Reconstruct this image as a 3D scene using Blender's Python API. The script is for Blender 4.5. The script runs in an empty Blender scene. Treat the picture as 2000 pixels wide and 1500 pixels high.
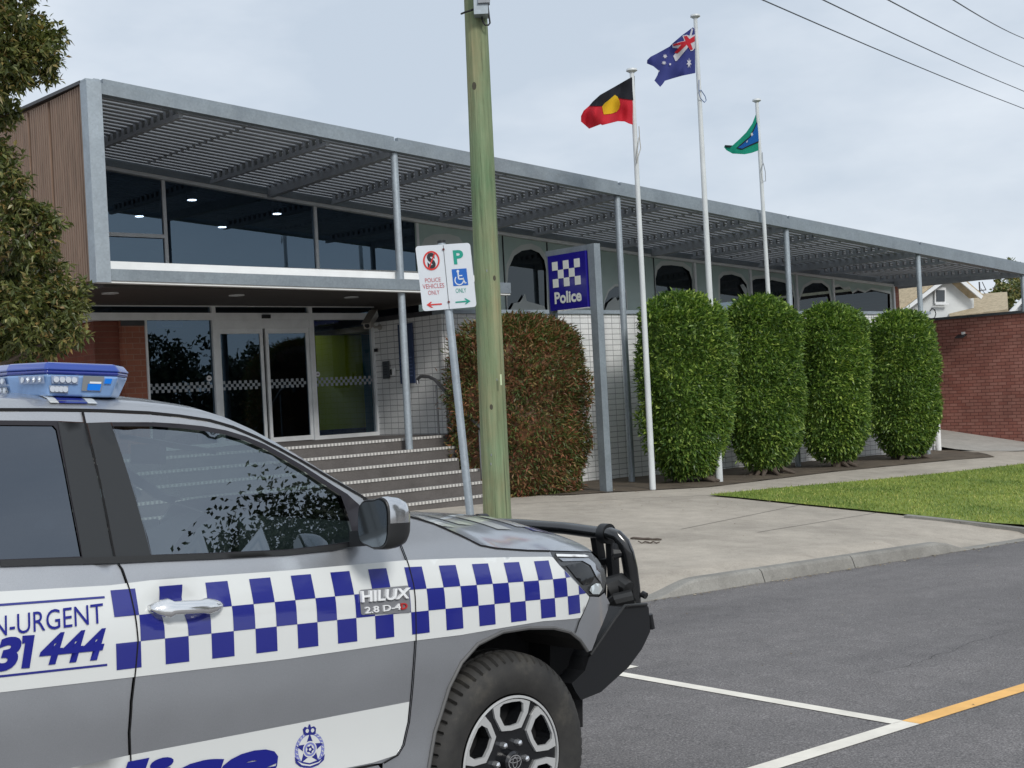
import bpy, bmesh, math, random
import numpy as np
from mathutils import Vector, Matrix
from mathutils.geometry import delaunay_2d_cdt
random.seed(7)
SC = bpy.context.scene
# ------------------------------------------------------------------ camera
FPX = 2566.0; PHI = math.radians(48.5); ROLL = math.radians(3.0); HOR = 769.0
CR, SR = math.cos(ROLL), math.sin(ROLL)
FW = np.array([math.cos(PHI), math.sin(PHI), 0.0]); RT = np.array([math.sin(PHI), -math.cos(PHI), 0.0])
CAM = np.array([0.0, 0.0, 1.65])
cd = bpy.data.cameras.new('camera'); cam = bpy.data.objects.new('camera', cd); SC.collection.objects.link(cam)
cd.sensor_width = 36.0; cd.lens = 36.0 * FPX / 2000.0; cd.clip_start = 0.05; cd.clip_end = 3000
cd.shift_y = 19.0 / 2000.0
rx = RT * CR - np.array([0, 0, SR]); uy = RT * SR + np.array([0, 0, CR])
M = Matrix(((rx[0], uy[0], -FW[0], CAM[0]), (rx[1], uy[1], -FW[1], CAM[1]), (rx[2], uy[2], -FW[2], CAM[2]), (0, 0, 0, 1)))
cam.matrix_world = M; SC.camera = cam
SC.render.resolution_x = 1024; SC.render.resolution_y = 768
# ------------------------------------------------------------------ light
SUN_EL, SUN_AZ = math.radians(36), math.radians(200)
world = bpy.data.worlds.new('World'); SC.world = world; world.use_nodes = True
wn = world.node_tree; wn.nodes.clear()
def WN(t, **k):
    n = wn.nodes.new(t)
    for a, b in k.items(): setattr(n, a, b)
    return n
wo = WN('ShaderNodeOutputWorld'); bg = WN('ShaderNodeBackground')
sky = WN('ShaderNodeTexSky', sky_type='NISHITA', sun_disc=False); sky.sun_elevation = SUN_EL; sky.sun_rotation = SUN_AZ
sky.dust_density = 3.0
tc = WN('ShaderNodeTexCoord'); mp = WN('ShaderNodeMapping'); mp.inputs['Scale'].default_value = (1.0, 1.0, 2.6)
no = WN('ShaderNodeTexNoise'); no.inputs['Scale'].default_value = 2.3; no.inputs['Detail'].default_value = 6; no.inputs['Roughness'].default_value = .55
rp = WN('ShaderNodeValToRGB'); rp.color_ramp.elements[0].position = .36; rp.color_ramp.elements[1].position = .66
rp.color_ramp.elements[0].color = (4.25, 4.85, 5.6, 1); rp.color_ramp.elements[1].color = (6.4, 6.8, 7.3, 1)
mx = WN('ShaderNodeMix', data_type='RGBA'); mx.inputs[0].default_value = .93
L = wn.links.new
L(tc.outputs['Generated'], mp.inputs[0]); L(mp.outputs[0], no.inputs['Vector']); L(no.outputs['Fac'], rp.inputs[0])
L(sky.outputs[0], mx.inputs[6]); L(rp.outputs[0], mx.inputs[7]); L(mx.outputs[2], bg.inputs[0])
bg.inputs[1].default_value = 0.10; L(bg.outputs[0], wo.inputs[0])
sl = bpy.data.lights.new('sun', 'SUN'); sl.energy = 1.5; sl.angle = math.radians(14); sl.color = (1, .97, .92)
so = bpy.data.objects.new('sun', sl); SC.collection.objects.link(so)
# light comes from the street side (behind and above the camera)
sd = Vector((math.cos(SUN_EL) * -0.25, math.cos(SUN_EL) * -0.97, math.sin(SUN_EL)))
so.rotation_euler = sd.to_track_quat('Z', 'Y').to_euler()
sky.sun_rotation = math.atan2(sd.x, sd.y)
vs = SC.view_settings; vs.view_transform = 'Standard'; vs.look = 'None'; vs.exposure = 0.47; vs.gamma = 1.0
SC.render.engine = 'CYCLES'
# ------------------------------------------------------------------ unprojection helpers (photo pixel -> place)
def ray(x, y):
    dx = x - 1000.0; dy = HOR - y
    a = dx * CR + dy * SR; b = -dx * SR + dy * CR
    return FW + RT * (a / FPX) + np.array([0, 0, b / FPX])
def onw(x, y, w): d = ray(x, y); return CAM + d * (w / d[1])
def onu(x, y, u): d = ray(x, y); return CAM + d * (u / d[0])
def ond(x, y, D): return CAM + ray(x, y) * D
def sm(t): t = min(1, max(0, t)); return t * t * (3 - 2 * t)
def lip(u):
    a = sm((u - 8.35) / .75); b = sm((13.75 - u) / .65)
    if u < 5: return sm((4.6 - u) / .6)
    if u < 11: return a
    if u < 14.4: return b
    return sm((u - 15.25) / .5)
def zroad(u): return .09 - .035 * max(-40, min(60, u))
def zbld(u): return .30 - .02 * max(-40, min(60, u))
def G(u, w):
    if w < 7.95: return zroad(u)
    t = min(1, max(0, (w - 8.1) / 7.0))
    k = .12 * (1 - (1 - lip(u)) * max(0, 1 - (w - 7.95) / 1.1))
    return zroad(u) * (1 - t) + k * (1 - t) + zbld(u) * t
def gp(x, y):
    d = ray(x, y); t0, t1 = 1.0, 90.0; f = lambda t: CAM[2] + d[2] * t - G(d[0] * t, d[1] * t)
    t = t0
    while t < t1 and f(t) > 0: t += .25
    a, b = t - .25, t
    for i in range(30):
        m = (a + b) / 2
        if f(m) > 0: a = m
        else: b = m
    return CAM + d * b
# ------------------------------------------------------------------ object helpers
COL = SC.collection
def thing(name, label, cat, loc=(0, 0, 0), group=None):
    o = bpy.data.objects.new(name, None); COL.objects.link(o); o.location = tuple(float(v) for v in loc)
    o.empty_display_size = .2
    o['label'] = label; o['category'] = cat
    if group: o['group'] = group
    return o
def base_of(p):
    while p is not None and p.parent is not None: p = p.parent
    return np.array(p.location) if p is not None else np.zeros(3)
def obj(name, verts, faces, mats, parent=None, smooth=False, mi=None, loc=None, auto=None):
    if not isinstance(mats, (list, tuple)): mats = [mats]
    me = bpy.data.meshes.new(name)
    v = np.array([tuple(q) for q in verts], float)
    off = base_of(parent) if parent is not None else (np.array(loc, float) if loc is not None else np.zeros(3))
    if len(v): v = v - off
    me.from_pydata(v.tolist(), [], [tuple(int(i) for i in q) for q in faces])
    for m in mats: me.materials.append(m)
    if mi is not None:
        me.polygons.foreach_set('material_index', mi)
    if smooth: me.polygons.foreach_set('use_smooth', [True] * len(me.polygons))
    me.update()
    o = bpy.data.objects.new(name, me); COL.objects.link(o)
    if parent is not None: o.parent = parent
    elif loc is not None: o.location = tuple(float(q) for q in loc)
    if auto is not None and smooth:
        me.set_sharp_from_angle(angle=math.radians(auto))
    return o
def fixn(o):
    bm = bmesh.new(); bm.from_mesh(o.data); bmesh.ops.recalc_face_normals(bm, faces=bm.faces); bm.to_mesh(o.data); bm.free(); return o
def tag(o, label, cat, group=None, kind=None):
    if label: o['label'] = label
    if cat: o['category'] = cat
    if group: o['group'] = group
    if kind: o['kind'] = kind
    return o
def struct(o): o['kind'] = 'structure'; return o
class MB:
    def __init__(s): s.v = []; s.f = []; s.m = []
    def add(s, v, f, m=0):
        n = len(s.v); s.v += [tuple(float(c) for c in q) for q in v]; s.f += [tuple(i + n for i in q) for q in f]; s.m += [m] * len(f)
    def box(s, x0, x1, y0, y1, z0, z1, m=0):
        s.hexa([(x0, y0, z0), (x1, y0, z0), (x1, y1, z0), (x0, y1, z0), (x0, y0, z1), (x1, y0, z1), (x1, y1, z1), (x0, y1, z1)], m)
    def hexa(s, p, m=0):
        s.add(p, [(3, 2, 1, 0), (4, 5, 6, 7), (0, 1, 5, 4), (1, 2, 6, 5), (2, 3, 7, 6), (3, 0, 4, 7)], m)
    def beam(s, a, b, wv, hv, m=0):
        a, b, wv, hv = map(lambda q: np.array(q, float), (a, b, wv, hv))
        p = [a - wv - hv, b - wv - hv, b + wv - hv, a + wv - hv, a - wv + hv, b - wv + hv, b + wv + hv, a + wv + hv]
        s.hexa(p, m)
    def tube(s, pts, r, n=12, m=0, cap=True, sq=None):
        pts = [np.array(p, float) for p in pts]; k = len(pts)
        rr = r if isinstance(r, (list, tuple)) else [r] * k
        base = len(s.v); prev = None
        for i, p in enumerate(pts):
            t = pts[min(i + 1, k - 1)] - pts[max(i - 1, 0)]; t = t / (np.linalg.norm(t) + 1e-9)
            if prev is None:
                up = np.array([0, 0, 1.0]) if abs(t[2]) < .9 else np.array([1.0, 0, 0])
                a = np.cross(t, up)
            else: a = prev - t * (prev @ t)
            a = a / np.linalg.norm(a); prev = a; b = np.cross(t, a)
            for j in range(n):
                g = 2 * math.pi * j / n
                s.v.append(tuple(p + (a * math.cos(g) + b * math.sin(g) * (sq or 1)) * rr[i]))
        for i in range(k - 1):
            for j in range(n):
                q0 = base + i * n + j; q1 = base + i * n + (j + 1) % n
                s.f.append((q0, q1, q1 + n, q0 + n)); s.m.append(m)
        if cap:
            s.f.append(tuple(base + j for j in range(n))[::-1]); s.m.append(m)
            s.f.append(tuple(base + (k - 1) * n + j for j in range(n))); s.m.append(m)
    def prism(s, pts, fa, fb, m=0):   # polygon extruded between two mapping functions
        A = [fa(*p) for p in pts]; B = [fb(*p) for p in pts]; n = len(pts)
        s.add(A + B, [tuple(range(n))[::-1], tuple(range(n, 2 * n))] + [(i, (i + 1) % n, n + (i + 1) % n, n + i) for i in range(n)], m)
    def build(s, name, mats, parent=None, smooth=False, loc=None, auto=30, fix=True):
        o = obj(name, s.v, s.f, mats, parent, smooth, s.m if isinstance(mats, (list, tuple)) else None, loc, auto if smooth else None)
        if fix: fixn(o)
        return o
def inside(pt, poly):
    x, y = pt; c = False; n = len(poly); j = n - 1
    for i in range(n):
        xi, yi = poly[i]; xj, yj = poly[j]
        if (yi > y) != (yj > y) and x < (xj - xi) * (y - yi) / (yj - yi) + xi: c = not c
        j = i
    return c
def resamp(poly, d):
    out = []; n = len(poly)
    for i in range(n):
        a = np.array(poly[i], float); b = np.array(poly[(i + 1) % n], float); k = max(1, int(math.ceil(np.linalg.norm(b - a) / d)))
        for j in range(k): out.append(tuple(a + (b - a) * j / k))
    return out
def cdt(poly, sp, holes=()):
    P0 = resamp(poly, sp); loops = [P0] + [resamp(h, sp) for h in holes]
    V = []; E = []
    for lp in loops:
        b = len(V); V += lp; E += [(b + i, b + (i + 1) % len(lp)) for i in range(len(lp))]
    xs = [p[0] for p in P0]; ys_ = [p[1] for p in P0]
    A = np.array(V)
    x = min(xs) + sp * .5; row = 0
    while x < max(xs):
        y = min(ys_) + sp * (.5 if row % 2 else .25)
        while y < max(ys_):
            if inside((x, y), P0) and not any(inside((x, y), h) for h in loops[1:]):
                if np.min((A[:, 0] - x) ** 2 + (A[:, 1] - y) ** 2) > (sp * .42) ** 2: V.append((x, y))
            y += sp
        x += sp * .87; row += 1
    r = delaunay_2d_cdt([Vector(p) for p in V], E, [], 0, 1e-7)
    vv = [tuple(p) for p in r[0]]; ff = []
    for f in r[2]:
        c = (sum(vv[i][0] for i in f) / len(f), sum(vv[i][1] for i in f) / len(f))
        if inside(c, P0) and not any(inside(c, h) for h in loops[1:]): ff.append(tuple(f))
    return vv, ff
def panel(name, poly, sp, fn, mat, parent=None, holes=(), smooth=True, flip=False, loc=None):
    v, f = cdt(poly, sp, holes)
    if flip: f = [q[::-1] for q in f]
    return obj(name, [fn(*p) for p in v], f, mat, parent, smooth, loc=loc)
def glyphs(body, offset=0.0, shear=0.0, spacing=1.0):
    cu = bpy.data.curves.new('lettering', 'FONT'); cu.body = body; cu.offset = offset; cu.shear = shear; cu.space_character = spacing
    cu.resolution_u = 4; cu.fill_mode = 'FRONT'
    o = bpy.data.objects.new('lettering', cu); COL.objects.link(o)
    dg = bpy.context.evaluated_depsgraph_get(); me = bpy.data.meshes.new_from_object(o.evaluated_get(dg))
    v = [(q.co.x, q.co.y) for q in me.vertices]; f = [tuple(p.vertices) for p in me.polygons]
    bpy.data.objects.remove(o); bpy.data.curves.remove(cu); bpy.data.meshes.remove(me)
    return v, f
def quadmap(q, s, t):   # q: LL, LR, UR, UL pixel corners
    return tuple((q[0][i] * (1 - s) + q[1][i] * s) * (1 - t) + (q[3][i] * (1 - s) + q[2][i] * s) * t for i in (0, 1))
def lettering(name, body, quad, fn, mat, parent, offset=0.0, shear=0.0, spacing=1.0):
    v, f = glyphs(body, offset, shear, spacing)
    x0 = min(p[0] for p in v); x1 = max(p[0] for p in v); y0 = min(p[1] for p in v); y1 = max(p[1] for p in v)
    V = [fn(*quadmap(quad, (p[0] - x0) / (x1 - x0), (p[1] - y0) / (y1 - y0))) for p in v]
    return obj(name, V, f, mat, parent, True)
# ------------------------------------------------------------------ materials
def NT(name):
    m = bpy.data.materials.new(name); m.use_nodes = True; nt = m.node_tree; b = nt.nodes['Principled BSDF']
    return m, nt, b
def node(nt, t, **k):
    n = nt.nodes.new(t)
    for a, b in k.items():
        if a.startswith('i_'): n.inputs[a[2:].replace('_', ' ')].default_value = b
        else: setattr(n, a, b)
    return n
def col4(c): return (c[0], c[1], c[2], 1)
def ramp(nt, fac, stops):
    r = nt.nodes.new('ShaderNodeValToRGB'); e = r.color_ramp.elements
    while len(e) < len(stops): e.new(.5)
    for el, (p, c) in zip(e, stops): el.position = p; el.color = col4(c)
    nt.links.new(fac, r.inputs[0]); return r.outputs[0]
def noise(nt, scale, detail=5, rough=.55, vec=None, dist=0):
    n = node(nt, 'ShaderNodeTexNoise'); n.inputs['Scale'].default_value = scale; n.inputs['Detail'].default_value = detail
    n.inputs['Roughness'].default_value = rough; n.inputs['Distortion'].default_value = dist
    if vec is None:
        g = node(nt, 'ShaderNodeNewGeometry'); vec = g.outputs['Position']
    nt.links.new(vec, n.inputs['Vector']); return n.outputs['Fac']
def stretch(nt, sc, rot=(0, 0, 0)):
    g = node(nt, 'ShaderNodeNewGeometry'); m = node(nt, 'ShaderNodeMapping'); m.inputs['Scale'].default_value = sc; m.inputs['Rotation'].default_value = rot
    nt.links.new(g.outputs['Position'], m.inputs[0]); return m.outputs[0]
def bump(nt, b, h, strength=.3, dist=.01):
    n = node(nt, 'ShaderNodeBump'); n.inputs['Strength'].default_value = strength; n.inputs['Distance'].default_value = dist
    nt.links.new(h, n.inputs['Height']); nt.links.new(n.outputs[0], b.inputs['Normal'])
def mixc(nt, fac, a, b, mode='MIX'):
    m = node(nt, 'ShaderNodeMix', data_type='RGBA', blend_type=mode)
    for s, v in ((0, fac), (6, a), (7, b)):
        if hasattr(v, 'links'): nt.links.new(v, m.inputs[s])
        elif s == 0: m.inputs[0].default_value = v
        else: m.inputs[s].default_value = col4(v)
    return m.outputs[2]
def plain(name, c, rough=.5, metal=0, spec=.5, var=.0, sc=8, coat=0, bmp=0, bsc=60):
    m, nt, b = NT(name)
    b.inputs['Roughness'].default_value = rough; b.inputs['Metallic'].default_value = metal; b.inputs['Specular IOR Level'].default_value = spec
    b.inputs['Coat Weight'].default_value = coat; b.inputs['Coat Roughness'].default_value = .04
    if var:
        lo = tuple(q * (1 - var) for q in c); hi = tuple(min(1, q * (1 + var)) for q in c)
        nt.links.new(ramp(nt, noise(nt, sc, 6, .6), [(.3, lo), (.7, hi)]), b.inputs['Base Color'])
    else: b.inputs['Base Color'].default_value = col4(c)
    if bmp: bump(nt, b, noise(nt, bsc, 4), bmp, .004)
    return m
def galv(name, c=(.27, .31, .34), metal=.55, rough=.5):
    m, nt, b = NT(name)
    vo = node(nt, 'ShaderNodeTexVoronoi'); vo.inputs['Scale'].default_value = 38
    g = node(nt, 'ShaderNodeNewGeometry'); nt.links.new(g.outputs['Position'], vo.inputs['Vector'])
    bw = node(nt, 'ShaderNodeRGBToBW'); nt.links.new(vo.outputs['Color'], bw.inputs[0])
    c1 = ramp(nt, bw.outputs[0], [(.1, tuple(q * .93 for q in c)), (.9, tuple(q * 1.07 for q in c))])
    c2 = ramp(nt, noise(nt, 2.2, 8, .7), [(.3, (.86, .86, .87)), (.5, (1, 1, 1)), (.7, (1.14, 1.14, 1.14))])
    nt.links.new(mixc(nt, 1.0, c1, c2, 'MULTIPLY'), b.inputs['Base Color'])
    nt.links.new(ramp(nt, noise(nt, 5, 5), [(.3, (rough - .1,) * 3), (.7, (rough + .15,) * 3)]), b.inputs['Roughness'])
    b.inputs['Metallic'].default_value = metal
    return m
def brickmat(name, axes, w, h, mortar, c1, c2, cm, off=.5, rough=.75, stain=.25, jit=(0, 0), bst=.5, patch=None):
    m, nt, b = NT(name)
    g = node(nt, 'ShaderNodeNewGeometry'); sp = node(nt, 'ShaderNodeSeparateXYZ'); cb = node(nt, 'ShaderNodeCombineXYZ')
    nt.links.new(g.outputs['Position'], sp.inputs[0]); nt.links.new(sp.outputs[axes[0]], cb.inputs[0]); nt.links.new(sp.outputs[axes[1]], cb.inputs[1])
    mp_ = node(nt, 'ShaderNodeMapping'); mp_.inputs['Location'].default_value = (jit[0], jit[1], 0); nt.links.new(cb.outputs[0], mp_.inputs[0])
    br = node(nt, 'ShaderNodeTexBrick'); br.offset = off; br.inputs['Scale'].default_value = 1.0
    br.inputs['Brick Width'].default_value = w; br.inputs['Row Height'].default_value = h; br.inputs['Mortar Size'].default_value = mortar
    br.inputs['Mortar Smooth'].default_value = .15; br.inputs['Bias'].default_value = 0
    br.inputs['Color1'].default_value = col4(c1); br.inputs['Color2'].default_value = col4(c2); br.inputs['Mortar'].default_value = col4(cm)
    nt.links.new(mp_.outputs[0], br.inputs['Vector'])
    st = ramp(nt, noise(nt, .9, 7, .65), [(.3, (1 - stain,) * 3), (.7, (1 + stain * .6,) * 3)])
    c = mixc(nt, 1.0, br.outputs['Color'], st, 'MULTIPLY')
    fine = ramp(nt, noise(nt, 45, 4, .6), [(.3, (.88,) * 3), (.7, (1.1,) * 3)])
    c = mixc(nt, 1.0, c, fine, 'MULTIPLY')
    nt.links.new(c, b.inputs['Base Color']); b.inputs['Roughness'].default_value = rough
    iv = node(nt, 'ShaderNodeInvert'); nt.links.new(br.outputs['Fac'], iv.inputs['Color'])
    bump(nt, b, iv.outputs[0], bst, .006)
    return m
def glassmat(name, tint, refl=(1.0, 1.0, 1.0), rough=0.0, ior=1.5, wob=0.0, minr=.0):
    m = bpy.data.materials.new(name); m.use_nodes = True; nt = m.node_tree; nt.nodes.clear()
    o = node(nt, 'ShaderNodeOutputMaterial'); tr = node(nt, 'ShaderNodeBsdfTransparent'); gl = node(nt, 'ShaderNodeBsdfGlossy')
    tr.inputs[0].default_value = col4(tint); gl.inputs['Roughness'].default_value = rough; gl.inputs['Color'].default_value = col4(refl)
    fr = node(nt, 'ShaderNodeFresnel'); fr.inputs[0].default_value = ior
    mxx = node(nt, 'ShaderNodeMixShader'); ma = node(nt, 'ShaderNodeMath', operation='MAXIMUM'); ma.inputs[1].default_value = minr
    nt.links.new(fr.outputs[0], ma.inputs[0]); nt.links.new(ma.outputs[0], mxx.inputs[0]); nt.links.new(tr.outputs[0], mxx.inputs[1]); nt.links.new(gl.outputs[0], mxx.inputs[2])
    if wob:
        bn = node(nt, 'ShaderNodeBump'); bn.inputs['Strength'].default_value = wob; bn.inputs['Distance'].default_value = .02
        nt.links.new(noise(nt, .8, 2), bn.inputs['Height']); nt.links.new(bn.outputs[0], gl.inputs['Normal'])
    nt.links.new(mxx.outputs[0], o.inputs[0]); return m
def leafmat(name, stops, rough=.5, trans=.25, spec=.35):
    m, nt, b = NT(name)
    g = node(nt, 'ShaderNodeNewGeometry')
    c = ramp(nt, g.outputs['Random Per Island'], stops)
    c2 = ramp(nt, noise(nt, 1.8, 4, .6), [(.28, (.66, .68, .66)), (.5, (1, 1, 1)), (.72, (1.32, 1.22, 1.02))])
    nt.links.new(mixc(nt, 1.0, c, c2, 'MULTIPLY'), b.inputs['Base Color'])
    b.inputs['Roughness'].default_value = rough; b.inputs['Specular IOR Level'].default_value = spec
    tr = node(nt, 'ShaderNodeBsdfTranslucent'); nt.links.new(mixc(nt, 1.0, c, (1.3, 1.5, .6), 'MULTIPLY'), tr.inputs[0])
    mxx = node(nt, 'ShaderNodeMixShader'); mxx.inputs[0].default_value = trans
    nt.links.new(b.outputs[0], mxx.inputs[1]); nt.links.new(tr.outputs[0], mxx.inputs[2])
    nt.links.new(mxx.outputs[0], nt.nodes['Material Output'].inputs[0]); return m
def emis(name, c, s):
    m, nt, b = NT(name); b.inputs['Emission Color'].default_value = col4(c); b.inputs['Emission Strength'].default_value = s; b.inputs['Base Color'].default_value = col4(c); return m
GALV = galv('galvanised steel'); GALVD = galv('weathered galvanised steel', (.30, .32, .345), .15, .6); GALVL = galv('pale galvanised steel', (.36, .41, .45), .5, .5)
ALU = plain('aluminium frame', (.74, .76, .77), .45, .1, var=.08, sc=5)
WHITE = plain('white painted metal', (.84, .85, .84), .45, var=.05, sc=4)
DARK = plain('dark sheet metal', (.045, .045, .05), .5, var=.15)
BLACKP = plain('black powder coat', (.012, .013, .015), .42, spec=.45, bmp=.15, bsc=350)
RUB = plain('black rubber', (.014, .014, .016), .55, spec=.35)
# asphalt
def asphalt():
    m, nt, b = NT('asphalt')
    sp = ramp(nt, noise(nt, 95, 3, .8), [(.34, (.062, .060, .061)), (.5, (.142, .134, .134)), (.68, (.31, .295, .29))])
    lg = ramp(nt, noise(nt, .45, 8, .65, stretch(nt, (.5, 1.6, 1))), [(.3, (.74, .74, .75)), (.5, (.98, .98, .98)), (.7, (1.18, 1.17, 1.16))])
    md = ramp(nt, noise(nt, 5, 5, .6), [(.3, (.88,) * 3), (.7, (1.1,) * 3)])
    oil = ramp(nt, noise(nt, .9, 4, .6), [(.66, (1, 1, 1)), (.76, (.80, .80, .79))])
    nt.links.new(mixc(nt, 1, mixc(nt, 1, mixc(nt, 1, sp, lg, 'MULTIPLY'), md, 'MULTIPLY'), oil, 'MULTIPLY'), b.inputs['Base Color'])
    b.inputs['Roughness'].default_value = .8
    bump(nt, b, noise(nt, 110, 3, .7), .6, .006); return m
def concrete(name, base=(.41, .37, .315), sc=1.0, blot=.25):
    m, nt, b = NT(name)
    a = ramp(nt, noise(nt, .55 * sc, 8, .65), [(.28, tuple(q * (1 - blot) for q in base)), (.52, base), (.75, tuple(q * (1 + blot * .6) for q in base))])
    f = ramp(nt, noise(nt, 60, 5, .75), [(.3, (.78,) * 3), (.7, (1.15,) * 3)])
    s = ramp(nt, noise(nt, 3.5, 6, .7), [(.3, (.84, .83, .82)), (.65, (1.08, 1.08, 1.07))])
    nt.links.new(mixc(nt, 1, mixc(nt, 1, a, f, 'MULTIPLY'), s, 'MULTIPLY'), b.inputs['Base Color'])
    b.inputs['Roughness'].default_value = .85; bump(nt, b, noise(nt, 70, 4, .7), .35, .005); return m
ASPH = asphalt(); CONC = concrete('concrete'); CONCD = concrete('kerb concrete', (.27, .262, .24), 2.5, .35); CONCW = concrete('pale driveway concrete', (.42, .41, .38), 1, .15)
SOIL = concrete('garden soil', (.10, .078, .055), 5, .45)
STEPC = concrete('dark step stone', (.115, .105, .10), 2, .2)
JOINT = plain('joint', (.12, .11, .10), .9)
def linepaint(name, c):
    m, nt, b = NT(name)
    w = ramp(nt, noise(nt, 70, 5, .8), [(.26, (.2, .2, .2)), (.36, c)]); s = ramp(nt, noise(nt, 6, 5, .6), [(.3, (.85,) * 3), (.7, (1.05,) * 3)])
    nt.links.new(mixc(nt, 1, w, s, 'MULTIPLY'), b.inputs['Base Color']); b.inputs['Roughness'].default_value = .7; bump(nt, b, noise(nt, 110, 3, .7), .5, .005); return m
WLINE = linepaint('white road paint', (.84, .80, .71)); YLINE = linepaint('yellow road paint', (.92, .52, .16))
def grassm():
    m, nt, b = NT('grass'); g = node(nt, 'ShaderNodeNewGeometry')
    c = ramp(nt, g.outputs['Random Per Island'], [(0, (.13, .185, .04)), (.5, (.21, .28, .06)), (.85, (.31, .36, .10)), (1, (.50, .47, .20))])
    l = ramp(nt, noise(nt, .9, 6, .6), [(.3, (.62, .72, .6)), (.7, (1.3, 1.2, 1.1))])
    nt.links.new(mixc(nt, 1, c, l, 'MULTIPLY'), b.inputs['Base Color']); b.inputs['Roughness'].default_value = .7; b.inputs['Specular IOR Level'].default_value = .2; return m
GRASS = grassm()
TILEF = brickmat('white wall tile', (0, 2), .205, .1005, .0055, (.72, .73, .72), (.80, .80, .79), (.23, .23, .24), off=0, rough=.3, stain=.12, bst=.3, jit=(.03, -.045))
TILER = brickmat('white return wall tile', (1, 2), .205, .1005, .0055, (.72, .73, .72), (.80, .80, .79), (.23, .23, .24), off=0, rough=.3, stain=.12, bst=.3, jit=(.07, -.045))
BRR = brickmat('red brick wall', (1, 2), .235, .086, .009, (.33, .125, .095), (.41, .19, .15), (.15, .055, .045), stain=.3)
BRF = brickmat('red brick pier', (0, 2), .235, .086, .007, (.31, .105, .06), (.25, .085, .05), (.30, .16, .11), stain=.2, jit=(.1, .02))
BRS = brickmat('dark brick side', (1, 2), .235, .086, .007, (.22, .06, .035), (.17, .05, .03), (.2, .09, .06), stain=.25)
def timber(name, c, sx):
    m, nt, b = NT(name)
    v = stretch(nt, sx)
    nt.links.new(ramp(nt, noise(nt, 3.0, 7, .7, v), [(.28, tuple(q * .62 for q in c)), (.5, c), (.72, tuple(q * 1.3 for q in c))]), b.inputs['Base Color'])
    b.inputs['Roughness'].default_value = .75; bump(nt, b, noise(nt, 4.0, 6, .7, v), .3, .006); return m
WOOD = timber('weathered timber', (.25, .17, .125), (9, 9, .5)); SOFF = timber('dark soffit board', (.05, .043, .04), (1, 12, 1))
def pole_mat():
    m, nt, b = NT('green treated pine'); v = stretch(nt, (14, 14, .55)); v2 = stretch(nt, (3, 3, .8))
    a = ramp(nt, noise(nt, 2, 8, .7, v), [(.25, (.10, .13, .08)), (.45, (.19, .245, .145)), (.6, (.25, .305, .19)), (.8, (.36, .39, .26))])
    c = ramp(nt, noise(nt, 1.3, 6, .6, v2), [(.28, (.62, .85, .72)), (.5, (.95, 1, .92)), (.72, (1.25, 1.0, .88))])
    ck = ramp(nt, noise(nt, 2.2, 5, .7, stretch(nt, (26, 26, .35))), [(.34, (.35, .36, .33)), (.42, (1, 1, 1))]); gb = ramp(nt, noise(nt, 1.1, 7, .7), [(.4, (1, 1, 1)), (.62, (1.05, .88, .86)), (.8, (.8, .8, .8))])
    nt.links.new(mixc(nt, 1, mixc(nt, 1, mixc(nt, 1, a, c, 'MULTIPLY'), ck, 'MULTIPLY'), gb, 'MULTIPLY'), b.inputs['Base Color']); b.inputs['Roughness'].default_value = .8; bump(nt, b, noise(nt, 2.5, 8, .8, v), .8, .012); return m
POLE = pole_mat()
# ================================================================== GROUND
def sheet(name, poly, sp, mat, dz=0.0, fn=None):
    fn = fn or (lambda u, w: (u, w, G(u, w) + dz))
    o = panel(name, poly, sp, fn, mat); fixup(o); return struct(o)
def fixup(o):
    me = o.data
    if len(me.polygons) and sum(p.normal.z for p in me.polygons) < 0: me.flip_normals()
W0 = 7.95
v = []; f = []
us = list(np.linspace(-600, 600, 61)); wsn = list(np.linspace(-600, 600, 61))
for a in us:
    for b in wsn: v.append((a, b, min(G(a, b), G(a, 6), G(a, 15)) - .45 - (0 if abs(a) < 60 else 0)))
n = len(wsn)
for i in range(len(us) - 1):
    for j in range(n - 1): f.append((i * n + j, (i + 1) * n + j, (i + 1) * n + j + 1, i * n + j + 1))
struct(obj('ground', v, f, SOIL, smooth=True))
sheet('road', [(-45, -7.5), (60, -7.5), (60, W0 - .16), (-45, W0 - .16)], 1.5, ASPH)
v, f = [], []
# concrete forecourt with the driveway crossing, running up to steps, garden bed and lawn
sheet('pavement', [(-45, W0), (-20, W0), (-5, W0), (3.8, W0), (8.2, W0), (8.8, W0), (9.2, W0), (13.0, W0), (13.4, W0), (13.8, W0), (15.2, W0), (15.9, W0), (60, W0), (60, 18.6), (-45, 18.6)], .42, CONC)
# road markings
def mark(name, a, b, wd, mat):
    a = np.array(a[:2]); b = np.array(b[:2]); d = b - a; d = d / np.linalg.norm(d); nn = np.array([-d[1], d[0]]) * wd / 2
    k = 24; V = []; F = []
    for i in range(k + 1):
        p = a + (b - a) * i / k
        for s in (-1, 1): q = p + nn * s; V.append((q[0], q[1], G(q[0], q[1]) + .004))
    for i in range(k): F.append((2 * i, 2 * i + 2, 2 * i + 3, 2 * i + 1))
    o = obj(name, V, F, mat); fixup(o); return o
J = (5.83, 3.69)
struct(mark('road_marking', (-12, 3.69), J, .105, WLINE))
struct(mark('road_marking', (J[0] - .04, J[1] + .045), (5.80, 5.80), .098, WLINE))
struct(mark('road_marking', (5.55, 5.80), (6.05, 5.80), .07, WLINE))
struct(mark('road_marking', (J[0] + .002, 3.69), (26, 3.70), .105, YLINE))
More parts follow.
